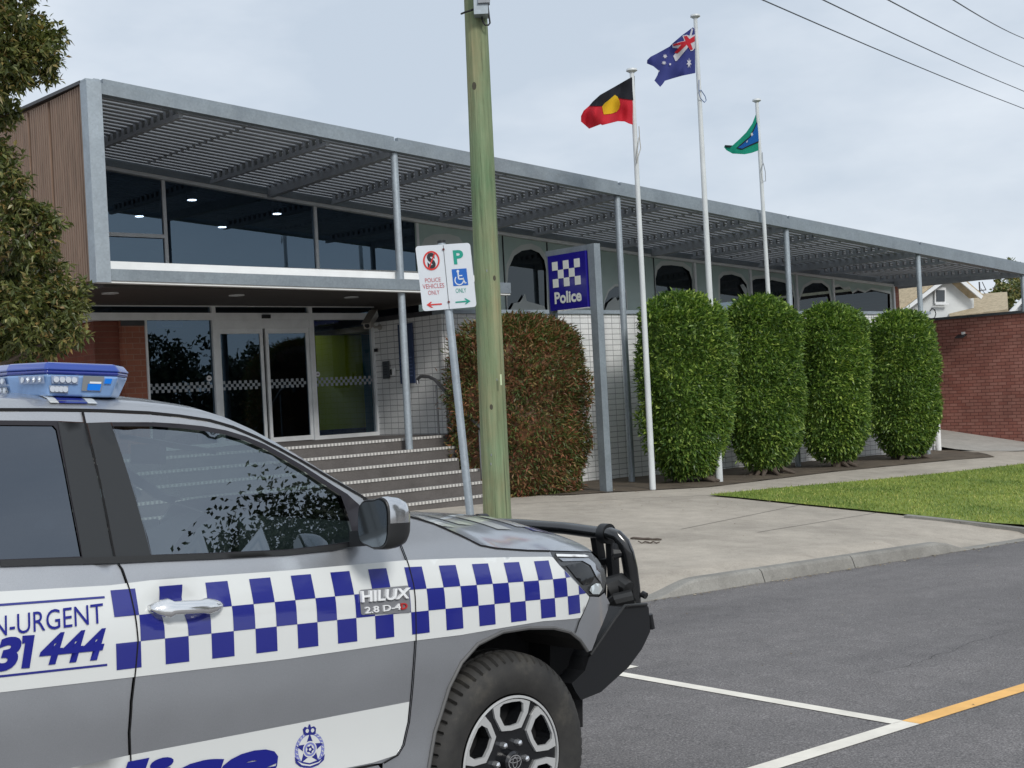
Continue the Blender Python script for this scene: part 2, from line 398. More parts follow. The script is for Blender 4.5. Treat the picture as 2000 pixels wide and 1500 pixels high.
# kerb
def kerb(name, u0, u1, label):
    k = max(2, int((u1 - u0) / .12)); V = []; F = []
    for i in range(k + 1):
        u = u0 + (u1 - u0) * i / k; h = .12 * lip(u); zr = zroad(u)
        prof = [(W0 - .17, zr - .05), (W0 - .17, zr + .006), (W0 - .165 + .03 * min(1, h / .12), zr + .006 + h * .8), (W0 - .165 + .055 * min(1, h / .12), zr + h + .005), (W0 + .004, G(u, W0 + .004) + .006), (W0 + .004, zr - .05)]
        V += [(u, a, b) for a, b in prof]
    m = 6
    for i in range(k):
        for j in range(m - 1): F.append((i * m + j, (i + 1) * m + j, (i + 1) * m + j + 1, i * m + j + 1))
    F.append(tuple(range(m))); F.append(tuple(k * m + j for j in range(m)))
    o = obj(name, V, F, CONCD); fixn(o); return struct(o)
for a, b in ((-30, 8.3), (8.3, 9.94), (9.955, 11.42), (11.435, 13.75), (13.765, 15.9), (15.92, 18.4), (18.42, 60)):
    kerb('kerb', a, b, '')
# joints in the concrete
def joint(p, q, wd=.012):
    a = gp(*p); b = gp(*q); o = mark('pavement_joint', a, b, wd, JOINT); return struct(o)
joint((1330, 1034), (1560, 987)); joint((1480, 1040), (1712, 1002)); joint((1005, 985), (1400, 967), .015); joint((1640, 934), (1700, 941), .015)
# pale crossing slab edges
cp = [gp(*p) for p in [(1873, 1071), (1992, 1049), (1760, 1006), (1640, 1012), (1500, 1020)]]
# lawn
gl = [gp(*p) for p in [(1384, 969), (1504, 957), (1690, 941), (1845, 926), (2000, 908), (2150, 893)]]
gr = [gp(*p) for p in [(2130, 1045), (1996, 1028), (1860, 1017), (1713, 1002), (1565, 987), (1440, 974)]]
lawn = [(p[0], p[1]) for p in gl + [gp(2400, 870), gp(2400, 1075)] + gr]
v, f = cdt(lawn, .4)
V = [(a, b, G(a, b) + .025) for a, b in v]; F = list(f); MI = [0] * len(F)
random.seed(3)
xs = [p[0] for p in lawn]; ys_ = [p[1] for p in lawn]; cnt = 0
while cnt < 52000:
    a = random.uniform(min(xs), max(xs)); b = random.uniform(min(ys_), max(ys_))
    if a > 30 or not inside((a, b), lawn): continue
    cnt += 1; z = G(a, b) + .02; h = random.uniform(.02, .05); g = random.uniform(0, 6.28); wdt = random.uniform(.004, .009)
    lx = random.gauss(0, .018); ly = random.gauss(0, .018); n = len(V)
    V += [(a - math.cos(g) * wdt, b - math.sin(g) * wdt, z), (a + math.cos(g) * wdt, b + math.sin(g) * wdt, z), (a + lx, b + ly, z + h)]; F.append((n, n + 1, n + 2))
o = obj('grass', V, F, GRASS); tag(o, 'mown green lawn wedge between footpath and driveway crossing', 'grass', kind='stuff')
# lawn kerb edging
def edging(pts):
    mb = MB()
    for i in range(len(pts) - 1):
        a, b = pts[i], pts[i + 1]; d = (b - a)[:2]; d = d / np.linalg.norm(d); nn = np.array([-d[1], d[0], 0]) * .06
        za = np.array([0, 0, .03]); mb.beam(np.array([a[0], a[1], G(a[0], a[1])]) + za * .3, np.array([b[0], b[1], G(b[0], b[1])]) + za * .3, nn, za)
    o = mb.build('kerb', CONCD); return struct(o)
edging([gp(1770, 1011), gp(1880, 1023), gp(1990, 1036), gp(2120, 1052)])
# leaf litter and grit gathered in the gutter and along the slab edges
rng = np.random.default_rng(21); V = []; F = []
def bit(u, w, s, zo=.006):
    g_ = rng.uniform(0, 6.28); z = G(u, w) + zo; c_, s_ = math.cos(g_), math.sin(g_); n = len(V); k = rng.uniform(.3, .8); h = rng.uniform(0, .008)
    V.extend([(u - c_ * s, w - s_ * s, z), (u + s_ * s * k, w - c_ * s * k, z + h), (u + c_ * s, w + s_ * s, z + h * .5), (u - s_ * s * k, w + c_ * s * k, z + .001)]); F.append((n, n + 1, n + 2)); F.append((n, n + 2, n + 3))
for k in range(420): bit(rng.uniform(8, 24), W0 - .18 - abs(rng.normal(0, .07)), rng.uniform(.006, .022), .008)
for k in range(260): bit(rng.uniform(6, 20), rng.uniform(3, 14), rng.uniform(.004, .012), .008)
for k in range(160): q = gp(rng.uniform(1000, 1900), rng.uniform(930, 1000)); bit(q[0], q[1], rng.uniform(.01, .025), .02)
o = obj('leaf_litter', V, F, leafmat('dry leaf', [(0, (.10, .07, .04)), (.5, (.22, .17, .10)), (1, (.40, .36, .28))], .8, .05)); tag(o, 'scattered dry leaves and grit along the gutter and pavement', 'leaf litter', kind='stuff')
# hairline cracks in the asphalt
for (a_, b_) in (((1620, 1180), (1880, 1130)), ((1700, 1320), (1990, 1235))):
    A_, B_ = gp(*a_), gp(*b_); V = []; F = []; k = 46; dd = (B_ - A_)[:2]; nn_ = np.array([-dd[1], dd[0]]) / np.linalg.norm(dd); wv = 0
    for i in range(k + 1):
        wv += rng.normal(0, .012); p = A_[:2] + dd * i / k + nn_ * wv; hw = rng.uniform(.0007, .0022)
        for s_ in (-1, 1): V.append((p[0] + nn_[0] * hw * s_, p[1] + nn_[1] * hw * s_, G(p[0], p[1]) + .003))
    for i in range(k): F.append((2 * i, 2 * i + 2, 2 * i + 3, 2 * i + 1))
    o = obj('road_crack', V, F, plain('crack', (.03, .03, .03), .9)); fixup(o); struct(o)
# garden bed soil
bed = [gp(*p) for p in [(1098, 968), (1200, 962), (1385, 952), (1628, 922), (1860, 899), (1944, 893), (1905, 884), (1850, 880)]]
bedp = [(float(p[0]), float(p[1])) for p in bed] + [(29.0, 17.3), (14.0, 17.3), (13.9, 15.6)]
random.seed(5)
def bedz(u, w):
    return (u, w, G(u, w) + .012 + .008 * (math.sin(u * 3.1) * math.cos(w * 4.3) + math.sin(u * 7.7 + w * 5)) * .5 + .03 * max(0, min(1, w - 16.2)))
o = panel('garden_bed', bedp, .16, bedz, SOIL); fixup(o); struct(o)
# sloping driveway beside the brick wall
def drz(u, w): return (u, w, max(G(u, min(w, 15)) + .012, G(u, 15.) + .012 + max(0, w - 16.2) * .15))
o = panel('driveway', [(28.62, 15.0), (29.5, 14.6), (32.2, 14.0), (36, 13.6), (36, 26), (28.62, 26)], .5, drz, CONCW); fixup(o); struct(o)
# ================================================================== POLICE STATION
B = thing('police_station', 'long low police station with white tiled walls and steel louvre canopy', 'building', (12, 19, 0))
def zt(u): return 6.022 - (u - 7.44) * .0718
def zb(u): return 5.81 - (u - 7.44) * .0755
HX = [6, 9.17, 12.15, 15.43, 21.96, 31.75, 40]; HZ = [5.90, 5.608, 5.32, 5.054, 4.583, 4.064, 3.6]
def zh(u): return float(np.interp(u, HX, HZ))
CU = [12.2, 17.12, 22.04, 26.95, 31.8]
U0, U1 = 7.30, 32.0
mb = MB()
def strip(mb, u0, u1, y0, y1, fa, fb, n=1, m=0):
    for i in range(n):
        a = u0 + (u1 - u0) * i / n; b = u0 + (u1 - u0) * (i + 1) / n
        mb.hexa([(a, y0, fa(a)), (b, y0, fa(b)), (b, y1, fa(b)), (a, y1, fa(a)), (a, y0, fb(a)), (b, y0, fb(b)), (b, y1, fb(b)), (a, y1, fb(a))], m)
strip(mb, 7.44, U1, 16.13, 16.27, zb, lambda u: zt(u) - .07)
o = mb.build('fascia', GALV, B)
for i, (a, b) in enumerate(zip([7.44] + CU[:4], CU[:4] + [U1])):
    mb = MB(); strip(mb, a + (.06 if i == 0 else .035), b - .035, 16.17, 16.25, lambda u: zt(u) - .068, lambda u: zt(u)); mb.build('fascia_capping', GALV, B)
mb = MB(); mb.box(U1, U1 + .1, 16.13, 20.1, zb(U1) + .02, zt(U1) - .07); mb.build('end_fascia', GALVD, B)
# box frame round the timber clad end
mb = MB(); mb.box(7.24, 7.44, 16.1, 16.3, 3.36, 5.955); mb.build('frame_upright', GALVL, B)
mb = MB(); mb.box(7.24, 7.4395, 16.12, 16.28, 5.957, 5.985); mb.box(7.36, 7.44, 16.14, 16.26, 5.987, 6.0); mb.build('frame_cap', GALVL, B)
mb = MB(); strip(mb, 7.442, 14.34, 16.1, 16.3, lambda u: 3.385 - (u - 7.4) * .0125, lambda u: 3.535 - (u - 7.4) * .0095); mb.build('lower_beam', GALV, B)
mb = MB(); strip(mb, 7.26, 14.34, 16.12, 16.26, lambda u: 3.357 - (u - 7.4) * .0125, lambda u: 3.383 - (u - 7.4) * .0125); mb.build('beam_lip', WHITE, B)
# timber side of the box
mb = MB(); mb.box(7.325, 7.4, 16.302, 20.6, 3.40, 5.95)
w = 16.32
while w < 20.4:
    if not any(abs(w + .02 - j) < .04 for j in (17.43, 18.15, 19.0)):
        mb.hexa([(7.285, w, 3.40), (7.325, w, 3.40), (7.325, w + .05, 3.40), (7.285, w + .05, 3.40), (7.285, w, 5.95), (7.325, w, 5.95), (7.325, w + .05, 5.95), (7.285, w + .05, 5.95)])
    w += .072
mb.build('timber_cladding', WOOD, B)
mb = MB(); mb.hexa([(7.25, 16.32, 5.955), (7.43, 16.32, 5.955), (7.43, 20.6, 6.06), (7.25, 20.6, 6.06), (7.25, 16.32, 6.0), (7.43, 16.32, 6.0), (7.43, 20.6, 6.10), (7.25, 20.6, 6.10)]); mb.build('roof_flashing', DARK, B)
mb = MB(); mb.hexa([(7.33, 16.32, 5.951), (7.4, 16.32, 5.951), (7.4, 20.6, 5.951), (7.33, 20.6, 5.951), (7.33, 16.32, 5.953), (7.4, 16.32, 5.953), (7.4, 20.6, 6.056), (7.33, 20.6, 6.056)]); mb.build('timber_head', WOOD, B)
# soffit / deck
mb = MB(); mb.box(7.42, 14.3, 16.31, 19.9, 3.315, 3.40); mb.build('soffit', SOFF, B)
LAMPG = emis('dim lamp glass', (.75, .8, .85), .35)
for px in [(215, 572), (462, 576), (686, 580)]:
    q = onw(px[0], px[1], 17.5); d = ray(*px); q = CAM + d * ((3.315 - 1.65) / d[2])
    mb = MB(); mb.tube([q + [0, 0, -.001], q + [0, 0, -.014]], .115, 24); mb.build('soffit_light', plain('lamp glass', (.6, .62, .64), .2), B)
# rafters
for i, u in enumerate(CU):
    mb = MB(); z0 = zb(u) + .01; z1 = zh(u) + .20
    wv = .055
    mb.hexa([(u - wv, 16.275, z0 - .06), (u + wv, 16.275, z0 - .06), (u + wv, 19.93, z1 - .22), (u - wv, 19.93, z1 - .22), (u - wv, 16.275, z0 + .15), (u + wv, 16.275, z0 + .15), (u + wv, 19.93, z1 + .0), (u - wv, 19.93, z1 + .0)])
    mb.build('rafter', GALVD, B)
# louvre blades
LW = np.arange(16.40, 19.80, .188)
def zl(u, w):
    t = (w - 16.2) / 3.7
    return (zb(u) + .13) * (1 - t) + (zh(u) + .215) * t
segs = [7.46] + CU[:4] + [U1]
for a, b in zip(segs[:-1], segs[1:]):
    mb = MB(); a2, b2 = a + .058, b - .058
    for w in LW:
        n = 3
        for k in range(n):
            ua = a2 + (b2 - a2) * k / n; ub = a2 + (b2 - a2) * (k + 1) / n
            A = np.array([ua, w, zl(ua, w)]); Bp = np.array([ub, w, zl(ub, w)])
            for y0, y1, z0, z1 in ((.040, .050, -.05, .075), (-.035, .050, -.062, -.0505), (.050, .088, .065, .075)):
                mb.hexa([A + [0, y0, z0], Bp + [0, y0, z0], Bp + [0, y1, z0], A + [0, y1, z0], A + [0, y0, z1], Bp + [0, y0, z1], Bp + [0, y1, z1], A + [0, y1, z1]])
    mb.build('louvre_blades', GALVD, B)
    for fr in (.25, .5, .75):
        u = a + (b - a) * fr; mb = MB(); th = fr != .5
        for w in LW[:-1]:
            z = zl(u, w + .08)
            if th: mb.box(u - .028, u + .028, w + .06, w + .15, z - .15, z - .03)
            else: mb.box(u - .012, u + .012, w + .03, w + .10, z - .085, z - .045)
        if th:
            A = (u, 16.28, zl(u, 16.28) - .175); C_ = (u, 19.8, zl(u, 19.8) - .175); mb.beam(A, C_, (.032, 0, 0), (0, 0, .03))
        mb.build('louvre_bracket', GALVD, B)
# rear beam and glazing head
mb = MB(); strip(mb, 7.46, 31.9, 19.88, 20.0, lambda u: zh(u) + .03, lambda u: zh(u) + .155, 26); mb.build('rear_beam', GALV, B)
mb = MB(); strip(mb, 7.46, 31.8, 19.90, 20.04, lambda u: zh(u) - .03, lambda u: zh(u) + .028, 26); mb.build('window_head', ALU, B)
# columns of the canopy
for i, u in enumerate(CU):
    z0 = 1.041 - .174 if i == 0 else G(u, 16.2) - .05
    if i == 4: z0 = 3.05
    mb = MB(); mb.tube([(u, 16.24, z0), (u, 16.24, zb(u) - .005)], .058, 20)
    mb.build('column', GALVL, B, smooth=True)
# upper glazing
GLU = glassmat('dark upper glazing', (.12, .16, .22), (.36, .50, .64), 0.0, 1.62, .02, .22)
def winpane(u0, u1, z0, zf, name, mat, y=20.0, nseg=3):
    V = []; F = []
    for i in range(nseg + 1):
        u = u0 + (u1 - u0) * i / nseg; V += [(u, y, z0), (u, y, zf(u))]
    for i in range(nseg): F.append((2 * i, 2 * i + 2, 2 * i + 3, 2 * i + 1))
    return obj(name, V, F, mat, B)
MU = [7.46, 10.22, 13.17, 15.47]
for a, b in zip(MU[:-1], MU[1:]): winpane(a, b, 4.07, lambda u: zh(u) - .02, 'upper_window', GLU)
for u in MU[1:]:
    mb = MB(); mb.box(u - .03, u + .03, 19.965, 20.05, 4.07, zh(u) - .03); mb.build('mullion', ALU, B)
ztr = onw(262, 460, 20)[2]
mb = MB(); mb.box(7.46, 10.185, 19.94, 20.04, ztr - .03, ztr + .03); mb.build('transom', ALU, B)
mb = MB(); mb.box(7.46, 15.55, 19.80, 20.06, 3.92, 4.068); mb.build('sill', WHITE, B)
mb = MB(); strip(mb, 7.445, 14.25, 16.33, 16.42, lambda u: 3.41, lambda u: 3.665 - (u - 7.4) * .0095); mb.build('deck_kerb', WHITE, B)
mb = MB(); mb.box(7.46, 14.35, 19.9, 20.05, 3.405, 3.928); mb.build('sill_panel', GALVD, B)
# frosted strip glazing over the tiled wall
CLR = glassmat('clear strip glazing', (.16, .20, .22), (.55, .62, .66), 0.0, 1.55, .03, .12)
def frost(name, c):
    m, nt, b = NT(name); nt.links.new(ramp(nt, noise(nt, 1.3, 6, .6), [(.3, tuple(q * .88 for q in c)), (.7, tuple(q * 1.08 for q in c))]), b.inputs['Base Color'])
    b.inputs['Roughness'].default_value = .22; b.inputs['Specular IOR Level'].default_value = .45; return m
FROST = frost('frosted window film', (.40, .51, .48)); FROST2 = frost('pale film edge', (.56, .60, .58)); CRUMP = frost('crumpled film', (.42, .46, .45))
winpane(15.5, 31.7, 3.05, lambda u: zh(u) - .02, 'strip_window', CLR, 20.02, 20)
def pw(px, py): return tuple(float(q) for q in onw(px, py, 20.0)[[0, 2]])
def fy(y): return lambda u, z: (u, y, z)
A1 = [(988, 612), (989, 560), (992, 525), (1003, 500), (1018, 490), (1036, 487), (1052, 494), (1062, 508), (1066, 530), (1068, 612)]
A2 = [(1176, 612), (1180, 590), (1188, 570), (1200, 560), (1213, 560), (1221, 572), (1223, 612)]
A3 = [(1279, 612), (1279, 545), (1283, 528), (1292, 519), (1310, 518), (1332, 521), (1345, 530), (1351, 548), (1352, 612)]
A4 = [(1405, 612), (1405, 545), (1412, 538), (1428, 536), (1446, 542), (1457, 556), (1461, 580), (1461, 612)]
A5 = [(1467, 612), (1467, 549), (1475, 545), (1492, 544), (1500, 549), (1506, 547), (1530, 552), (1545, 562), (1550, 585), (1550, 612)]
A6 = [(1559, 612), (1561, 585), (1570, 562), (1586, 553), (1604, 553), (1616, 562), (1621, 585), (1622, 612)]
A7 = [(1628, 612), (1627, 562), (1640, 560), (1648, 566), (1660, 564), (1664, 574), (1674, 567), (1688, 572), (1700, 566), (1737, 574), (1738, 612)]
panes = [(815, 984, []), (986, 1070, [A1]), (1072, 1173, []), (1174, 1277, [A2]), (1278, 1353, [A3]), (1358, 1462, [A4]), (1465, 1551, [A5]), (1555, 1623, [A6]), (1626, 1740, [A7])]
for x0, x1, hl in panes:
    u0 = pw(x0, 560)[0]; u1 = pw(x1, 560)[0]
    poly = [(u0, 3.22), (u1, 3.22), (u1, zh(u1) - .035), ((u0 + u1) / 2, zh((u0 + u1) / 2) - .035), (u0, zh(u0) - .035)]
    holes = []
    for h in hl:
        q = [pw(*p) for p in h]; q = [(min(max(a, u0 + .02), u1 - .02), max(z, 3.26)) for a, z in q]; holes.append(q)
    panel('frosted_film', poly, .35, fy(19.985), FROST, B, holes=holes, smooth=False)
    for h in holes:
        cu = sum(a for a, z in h) / len(h); cz = 3.26
        out = [(cu + (a - cu) * 1.10, cz + (z - cz) * 1.09) for a, z in h]
        out = [(min(max(a, u0 + .005), u1 - .005), min(z, zh(a) - .05)) for a, z in out]
        out[0] = (out[0][0], 3.24); out[-1] = (out[-1][0], 3.24)
        hh = [(a, z + .001) for a, z in h]
        panel('film_edge', out, .3, fy(19.980), FROST2, B, holes=[hh], smooth=False)
# faint arch on the first frosted pane
ar = [pw(*p) for p in [(822, 545), (822, 480), (828, 466), (845, 458), (875, 457), (895, 463), (906, 478), (908, 545)]]
panel('film_edge', ar, .3, fy(19.982), FROST2, B, smooth=False)
panel('peeled_film', [pw(*p) for p in [(995, 606), (1002, 592), (1014, 590), (1024, 574), (1027, 588), (1040, 592), (1062, 598), (1064, 606)]], .3, fy(19.975), CRUMP, B, smooth=False)
panel('peeled_film', [pw(*p) for p in [(1180, 606), (1186, 592), (1200, 580), (1205, 588), (1212, 578), (1220, 606)]], .3, fy(19.975), CRUMP, B, smooth=False)
panel('peeled_film', [pw(*p) for p in [(1444, 557), (1450, 555), (1457, 564), (1461, 585), (1455, 578)]], .3, fy(19.975), CRUMP, B, smooth=False)
for px in (985, 1071, 1173, 1277.5): 
    u = pw(px, 560)[0]; mb = MB(); mb.box(u - .008, u + .008, 19.965, 19.98, 3.1, zh(u) - .03); mb.build('glass_joint', DARK, B)
for px in (1355.5, 1463.5, 1553, 1624.5, 1742):
    u = pw(px, 560)[0]; mb = MB(); mb.box(u - .035, u + .035, 19.93, 20.05, 3.1, zh(u) - .03); mb.build('mullion', ALU, B)
# brick end strip
mb = MB(); mb.box(31.80, 32.05, 19.95, 24, 3.0, zh(31.9) - .02); mb.build('brick_end', BRF, B)
# front tiled wall with capping
capz = lambda u: 3.085
mb = MB(); mb.box(13.62, 28.55, 17.0, 17.25, -.6, 3.03); mb.build('tiled_wall', TILEF, B)
mb = MB(); mb.box(13.60, 28.60, 16.96, 17.28, 3.033, 3.10); mb.build('wall_capping', GALVL, B)
mb = MB(); mb.box(13.60, 13.617, 17.03, 19.1, .8, 3.03); mb.box(13.57, 13.598, 17.0, 17.06, .6, 3.03); mb.build('return_wall', TILER, B)
mb = MB(); mb.box(13.57, 13.75, 17.29, 19.2, 3.034, 3.115); mb.build('return_capping', DARK, B)
mb = MB(); mb.box(13.63, 28.5, 17.26, 24, 2.9, 3.0); mb.build('terrace_slab', CONC, B)
mb = MB(); mb.box(28.3, 28.54, 17.26, 24, -.5, 2.9); mb.build('end_wall', TILER, B)
mb = MB(); mb.tube([(28.4, 16.82, G(28.4, 16.8)), (28.4, 16.82, .42)], .06, 14); mb.build('downpipe', WHITE, B, smooth=True)
mb = MB(); q = np.array([28.62, 17.0, 3.05])
mb.tube([q + [0, 0, .06], q + [.1, 0, .13], q + [.22, 0, .10], q + [.27, 0, 0], q + [.2, 0, -.1], q + [.05, 0, -.12]], .012, 8); mb.build('cable_loop', RUB, B, smooth=True)
# interior shell
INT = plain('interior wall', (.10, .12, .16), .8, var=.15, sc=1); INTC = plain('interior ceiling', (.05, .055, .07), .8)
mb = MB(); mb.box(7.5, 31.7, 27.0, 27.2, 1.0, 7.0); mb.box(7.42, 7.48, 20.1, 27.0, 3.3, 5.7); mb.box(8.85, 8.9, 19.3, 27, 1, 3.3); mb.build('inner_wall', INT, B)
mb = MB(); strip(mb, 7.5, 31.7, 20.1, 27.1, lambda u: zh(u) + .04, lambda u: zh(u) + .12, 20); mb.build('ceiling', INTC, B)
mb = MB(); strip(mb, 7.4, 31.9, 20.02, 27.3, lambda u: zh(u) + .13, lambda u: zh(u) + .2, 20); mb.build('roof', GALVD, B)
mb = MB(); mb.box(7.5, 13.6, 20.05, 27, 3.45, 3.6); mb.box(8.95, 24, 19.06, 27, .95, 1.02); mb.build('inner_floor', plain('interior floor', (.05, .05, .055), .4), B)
LAMP = emis('downlight glow', (1, .97, .9), 14.0)
for px in [(375, 390), (541, 417), (434, 443), (272, 422)]:
    q = onw(px[0], px[1], 20.3)
    for ww in np.arange(20.3, 25, .05):
        q = onw(px[0], px[1], ww)
        if q[2] + .24 > zh(q[0]): break
    mb = MB(); mb.tube([q, q + np.array([0, 0, .22])], .09, 20); c = mb.build('downlight', DARK, B, smooth=True)
    mb = MB(); mb.tube([q - np.array([0, 0, .012]), q - np.array([0, 0, .004])], .075, 20); o = mb.build('lamp_glass', LAMP, c)
# ---- entrance
YD = 19.0
ENT2 = glassmat('clear entrance glazing', (.62, .68, .74), (.5, .62, .75), 0.0, 1.5, .015, .10)
ENT = glassmat('dark entrance glazing', (.20, .25, .32), (.42, .58, .74), 0.0, 1.55, .015, .15)
def pd(px, py): return onw(px, py, YD)
LZ = 1.041
def frm(name, u0, u1, z0, z1, y0=YD - .05, y1=YD + .05, mat=ALU):
    mb = MB(); mb.box(u0, u1, y0, y1, z0, z1); return mb.build(name, mat, B)
frm('entrance_transom', 8.3, 13.615, 3.085, 3.20)
frm('entrance_head', 8.3, 13.615, 3.30, 3.314, YD - .06, YD + .06)
for u in (10.46, 12.29): frm('entrance_mullion', u - .035, u + .035, 3.20, 3.30, YD - .052, YD + .052)
winpane(8.3, 13.6, 3.20, lambda u: 3.30, 'entrance_highlight', ENT, YD + .01)
for u in (10.47, 12.30): frm('entrance_mullion', u - .045, u + .045, LZ, 3.085, YD - .055, YD + .055)
frm('entrance_jamb', 13.56, 13.615, LZ, 3.085)
frm('entrance_jamb', 9.27, 9.30, LZ, 3.085)
frm('door_header', 10.515, 12.255, 2.945, 3.083, YD - .045)
winpane(9.3, 10.425, LZ, lambda u: 3.085, 'side_glazing', ENT, YD)
winpane(12.345, 13.56, LZ + .06, lambda u: 3.085, 'side_glazing', ENT2, YD)
frm('side_sill', 12.345, 13.56, LZ + .0, LZ + .065); frm('side_sill', 9.3, 10.425, LZ, LZ + .065)
for a, b in ((10.52, 11.36), (11.41, 12.25)):
    mb = MB(); y0, y1 = YD - .02, YD + .03
    mb.box(a, a + .055, y0, y1, LZ + .09, 2.86); mb.box(b - .055, b, y0, y1, LZ + .09, 2.86); mb.box(a, b, y0, y1, 2.861, 2.944); mb.box(a, b, y0, y1, LZ + .01, LZ + .089)
    d = mb.build('sliding_door', ALU, B)
    obj('door_glass', [(a + .055, YD, LZ + .09), (b - .055, YD, LZ + .09), (b - .055, YD, 2.86), (a + .055, YD, 2.86)], [(0, 1, 2, 3)], ENT, d)
q = pd(515, 619); mb = MB(); mb.box(q[0] - .07, q[0] + .07, YD - .11, YD - .05, q[2] - .03, q[2] + .03); mb.build('door_sensor', BLACKP, B)
CHK = plain('pale glass film', (.30, .33, .36), .5); ZC = float(onw(500, 751, YD)[2])
for a, b in ((9.31, 10.42), (10.58, 11.30), (11.47, 12.19), (12.36, 13.55)):
    mb = MB(); s = .0495; k = 0; u = a
    while u + s <= b:
        for r in range(3):
            if (r + k) % 2 == 0: mb.box(u, u + s, YD - .006, YD - .003, ZC + (r - 1.5) * s, ZC + (r - .5) * s)
        u += s; k += 1
    mb.build('checker_film', CHK, B)
STK = plain('white sticker', (.7, .7, .7), .5); STKR = plain('red sticker print', (.5, .05, .05), .5)
for px in ((408, 739), (620, 731)):
    q = pd(*px); mb = MB(); mb.tube([(q[0], YD - .004, q[2]), (q[0], YD - .010, q[2])], .045, 24); s_ = mb.build('round_sticker', STK, B)
    mb = MB(); mb.box(q[0] - .022, q[0] + .022, YD - .013, YD - .0105, q[2] - .008, q[2] + .010); mb.build('sticker_print', plain('dark print', (.06, .06, .07), .5), s_)
q0, q1 = pd(307, 629), pd(359, 640); BLF = plain('blue poster', (.03, .12, .38), .5)
mb = MB(); mb.box(q0[0], q1[0], YD + .03, YD + .034, q1[2], q0[2]); mb.build('door_poster', BLF, B)
mb = MB(); mb.box(q0[0] + .1, q1[0] - .01, YD + .026, YD + .0295, q1[2] + .01, q1[2] + .05); mb.build('poster_strip', STK, B)
# interior colours seen through the right-hand pane
LIME = plain('lime partition', (.40, .50, .02), .6); TEAL = plain('teal partition', (.02, .22, .30), .6); NAVY = plain('navy skirting', (.015, .03, .10), .6)
YI = 20.2
def pi(px, py): return onw(px, py, YI)
a, b, c = pi(618, 700)[0], pi(708, 700)[0], pi(760, 700)[0]; zt_ = pi(660, 655)[2]; zb_ = pi(660, 838)[2]
mb = MB(); mb.box(a, b, YI, YI + .05, zb_, zt_); mb.build('lime_partition', LIME, B)
mb = MB(); mb.box(b + .001, c + .6, YI, YI + .05, zb_ - .12, zt_ + .1); mb.build('teal_partition', TEAL, B)
mb = MB(); mb.box(a, b, YI, YI + .05, zb_ - .12, zb_ - .001); mb.build('partition_skirting', NAVY, B)
# added fill light with an invented fitting, so the coloured partitions show
q = (13.0, 19.7, 3.02)
la = bpy.data.lights.new('lobby_fill', 'AREA'); la.energy = .9; la.size = .5; la.color = (1, .96, .88)
lo = bpy.data.objects.new('lobby_fill', la); COL.objects.link(lo); lo.parent = B; lo.location = tuple(np.array(q) - base_of(B))
mb = MB(); mb.box(12.8, 13.2, 19.5, 19.9, 3.04, 3.08); mb.build('lobby_fill_box', DARK, B)
# brick pier at the left of the doors
mb = MB(); mb.box(8.90, 9.268, YD - .02, YD + .3, -.1, 3.083); mb.build('brick_pier', BRF, B)
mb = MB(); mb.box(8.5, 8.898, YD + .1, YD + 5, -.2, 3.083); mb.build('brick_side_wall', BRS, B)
mb = MB(); mb.box(8.88, 9.268, YD - .03, YD - .021, 3.0, 3.083); mb.build('pier_capping', DARK, B)
mb = MB(); mb.beam((8.6, 19.1, 3.14), (8.6, 24, 3.14), (.05, 0, 0), (0, 0, .05)); mb.build('side_transom', ALU, B)
mb = MB(); mb.box(4, 8.5, 23, 23.3, -.3, 3.3); mb.build('rear_brick_wall', BRF, B)
# steps
def nos(px, py, k): return float(onw(px, py, 16.42 - .3 * k)[0])
RE = [nos(870, 849, 0), nos(894, 869, 1), nos(896, 890, 2), nos(938, 912, 3), nos(950, 938, 4), nos(952, 965, 5)]
mb = MB(); zz = [1.041 - .174 * k for k in range(6)]
mb.box(5.5, 13.565, 16.43, 19.4, -.3, 1.04)
for k in range(6):
    w0 = 16.42 - .3 * k
    mb.box(5.5, RE[k], w0, w0 + .30 if k else w0 + .009, -.3, zz[k])
ST = mb.build('front_steps', STEPC, loc=(9, 15.6, 0)); tag(ST, 'grey stone entrance steps with white studded nosings', 'steps')
for k in range(6):
    w0 = 16.42 - .3 * k; mb = MB(); mb.box(5.6, RE[k] - .02, w0 - .004, w0 + .055, zz[k] + .001, zz[k] + .006)
    mb.build('nosing_strip', plain('pale nosing', (.34, .33, .31), .6), ST)
    ns = int((RE[k] - .04 - 5.62) / .031); V = []; F = []; MI = []
    for i in range(ns + 1):
        u = 5.62 + i * .031; V += [(u, w0 - .013, zz[k] - .030), (u, w0 - .013, zz[k] + .010), (u, w0 + .05, zz[k] + .010), (u, w0 + .05, zz[k] + .001)]
    for i in range(ns):
        for j in range(3): F.append((4 * i + j, 4 * i + 4 + j, 4 * i + 5 + j, 4 * i + 1 + j)); MI.append(i % 2)
    fixn(obj('nosing_studs', V, F, [plain('white stud', (.56, .55, .52), .6), plain('grey stud gap', (.27, .26, .25), .6)], ST, mi=MI))
    mb = MB(); mb.box(5.6, RE[k] - .02, w0 - .010, w0 - .0045, zz[k] - .03, zz[k] + .0); mb.build('nosing_edge', plain('dark nosing', (.06, .06, .06), .7), ST)
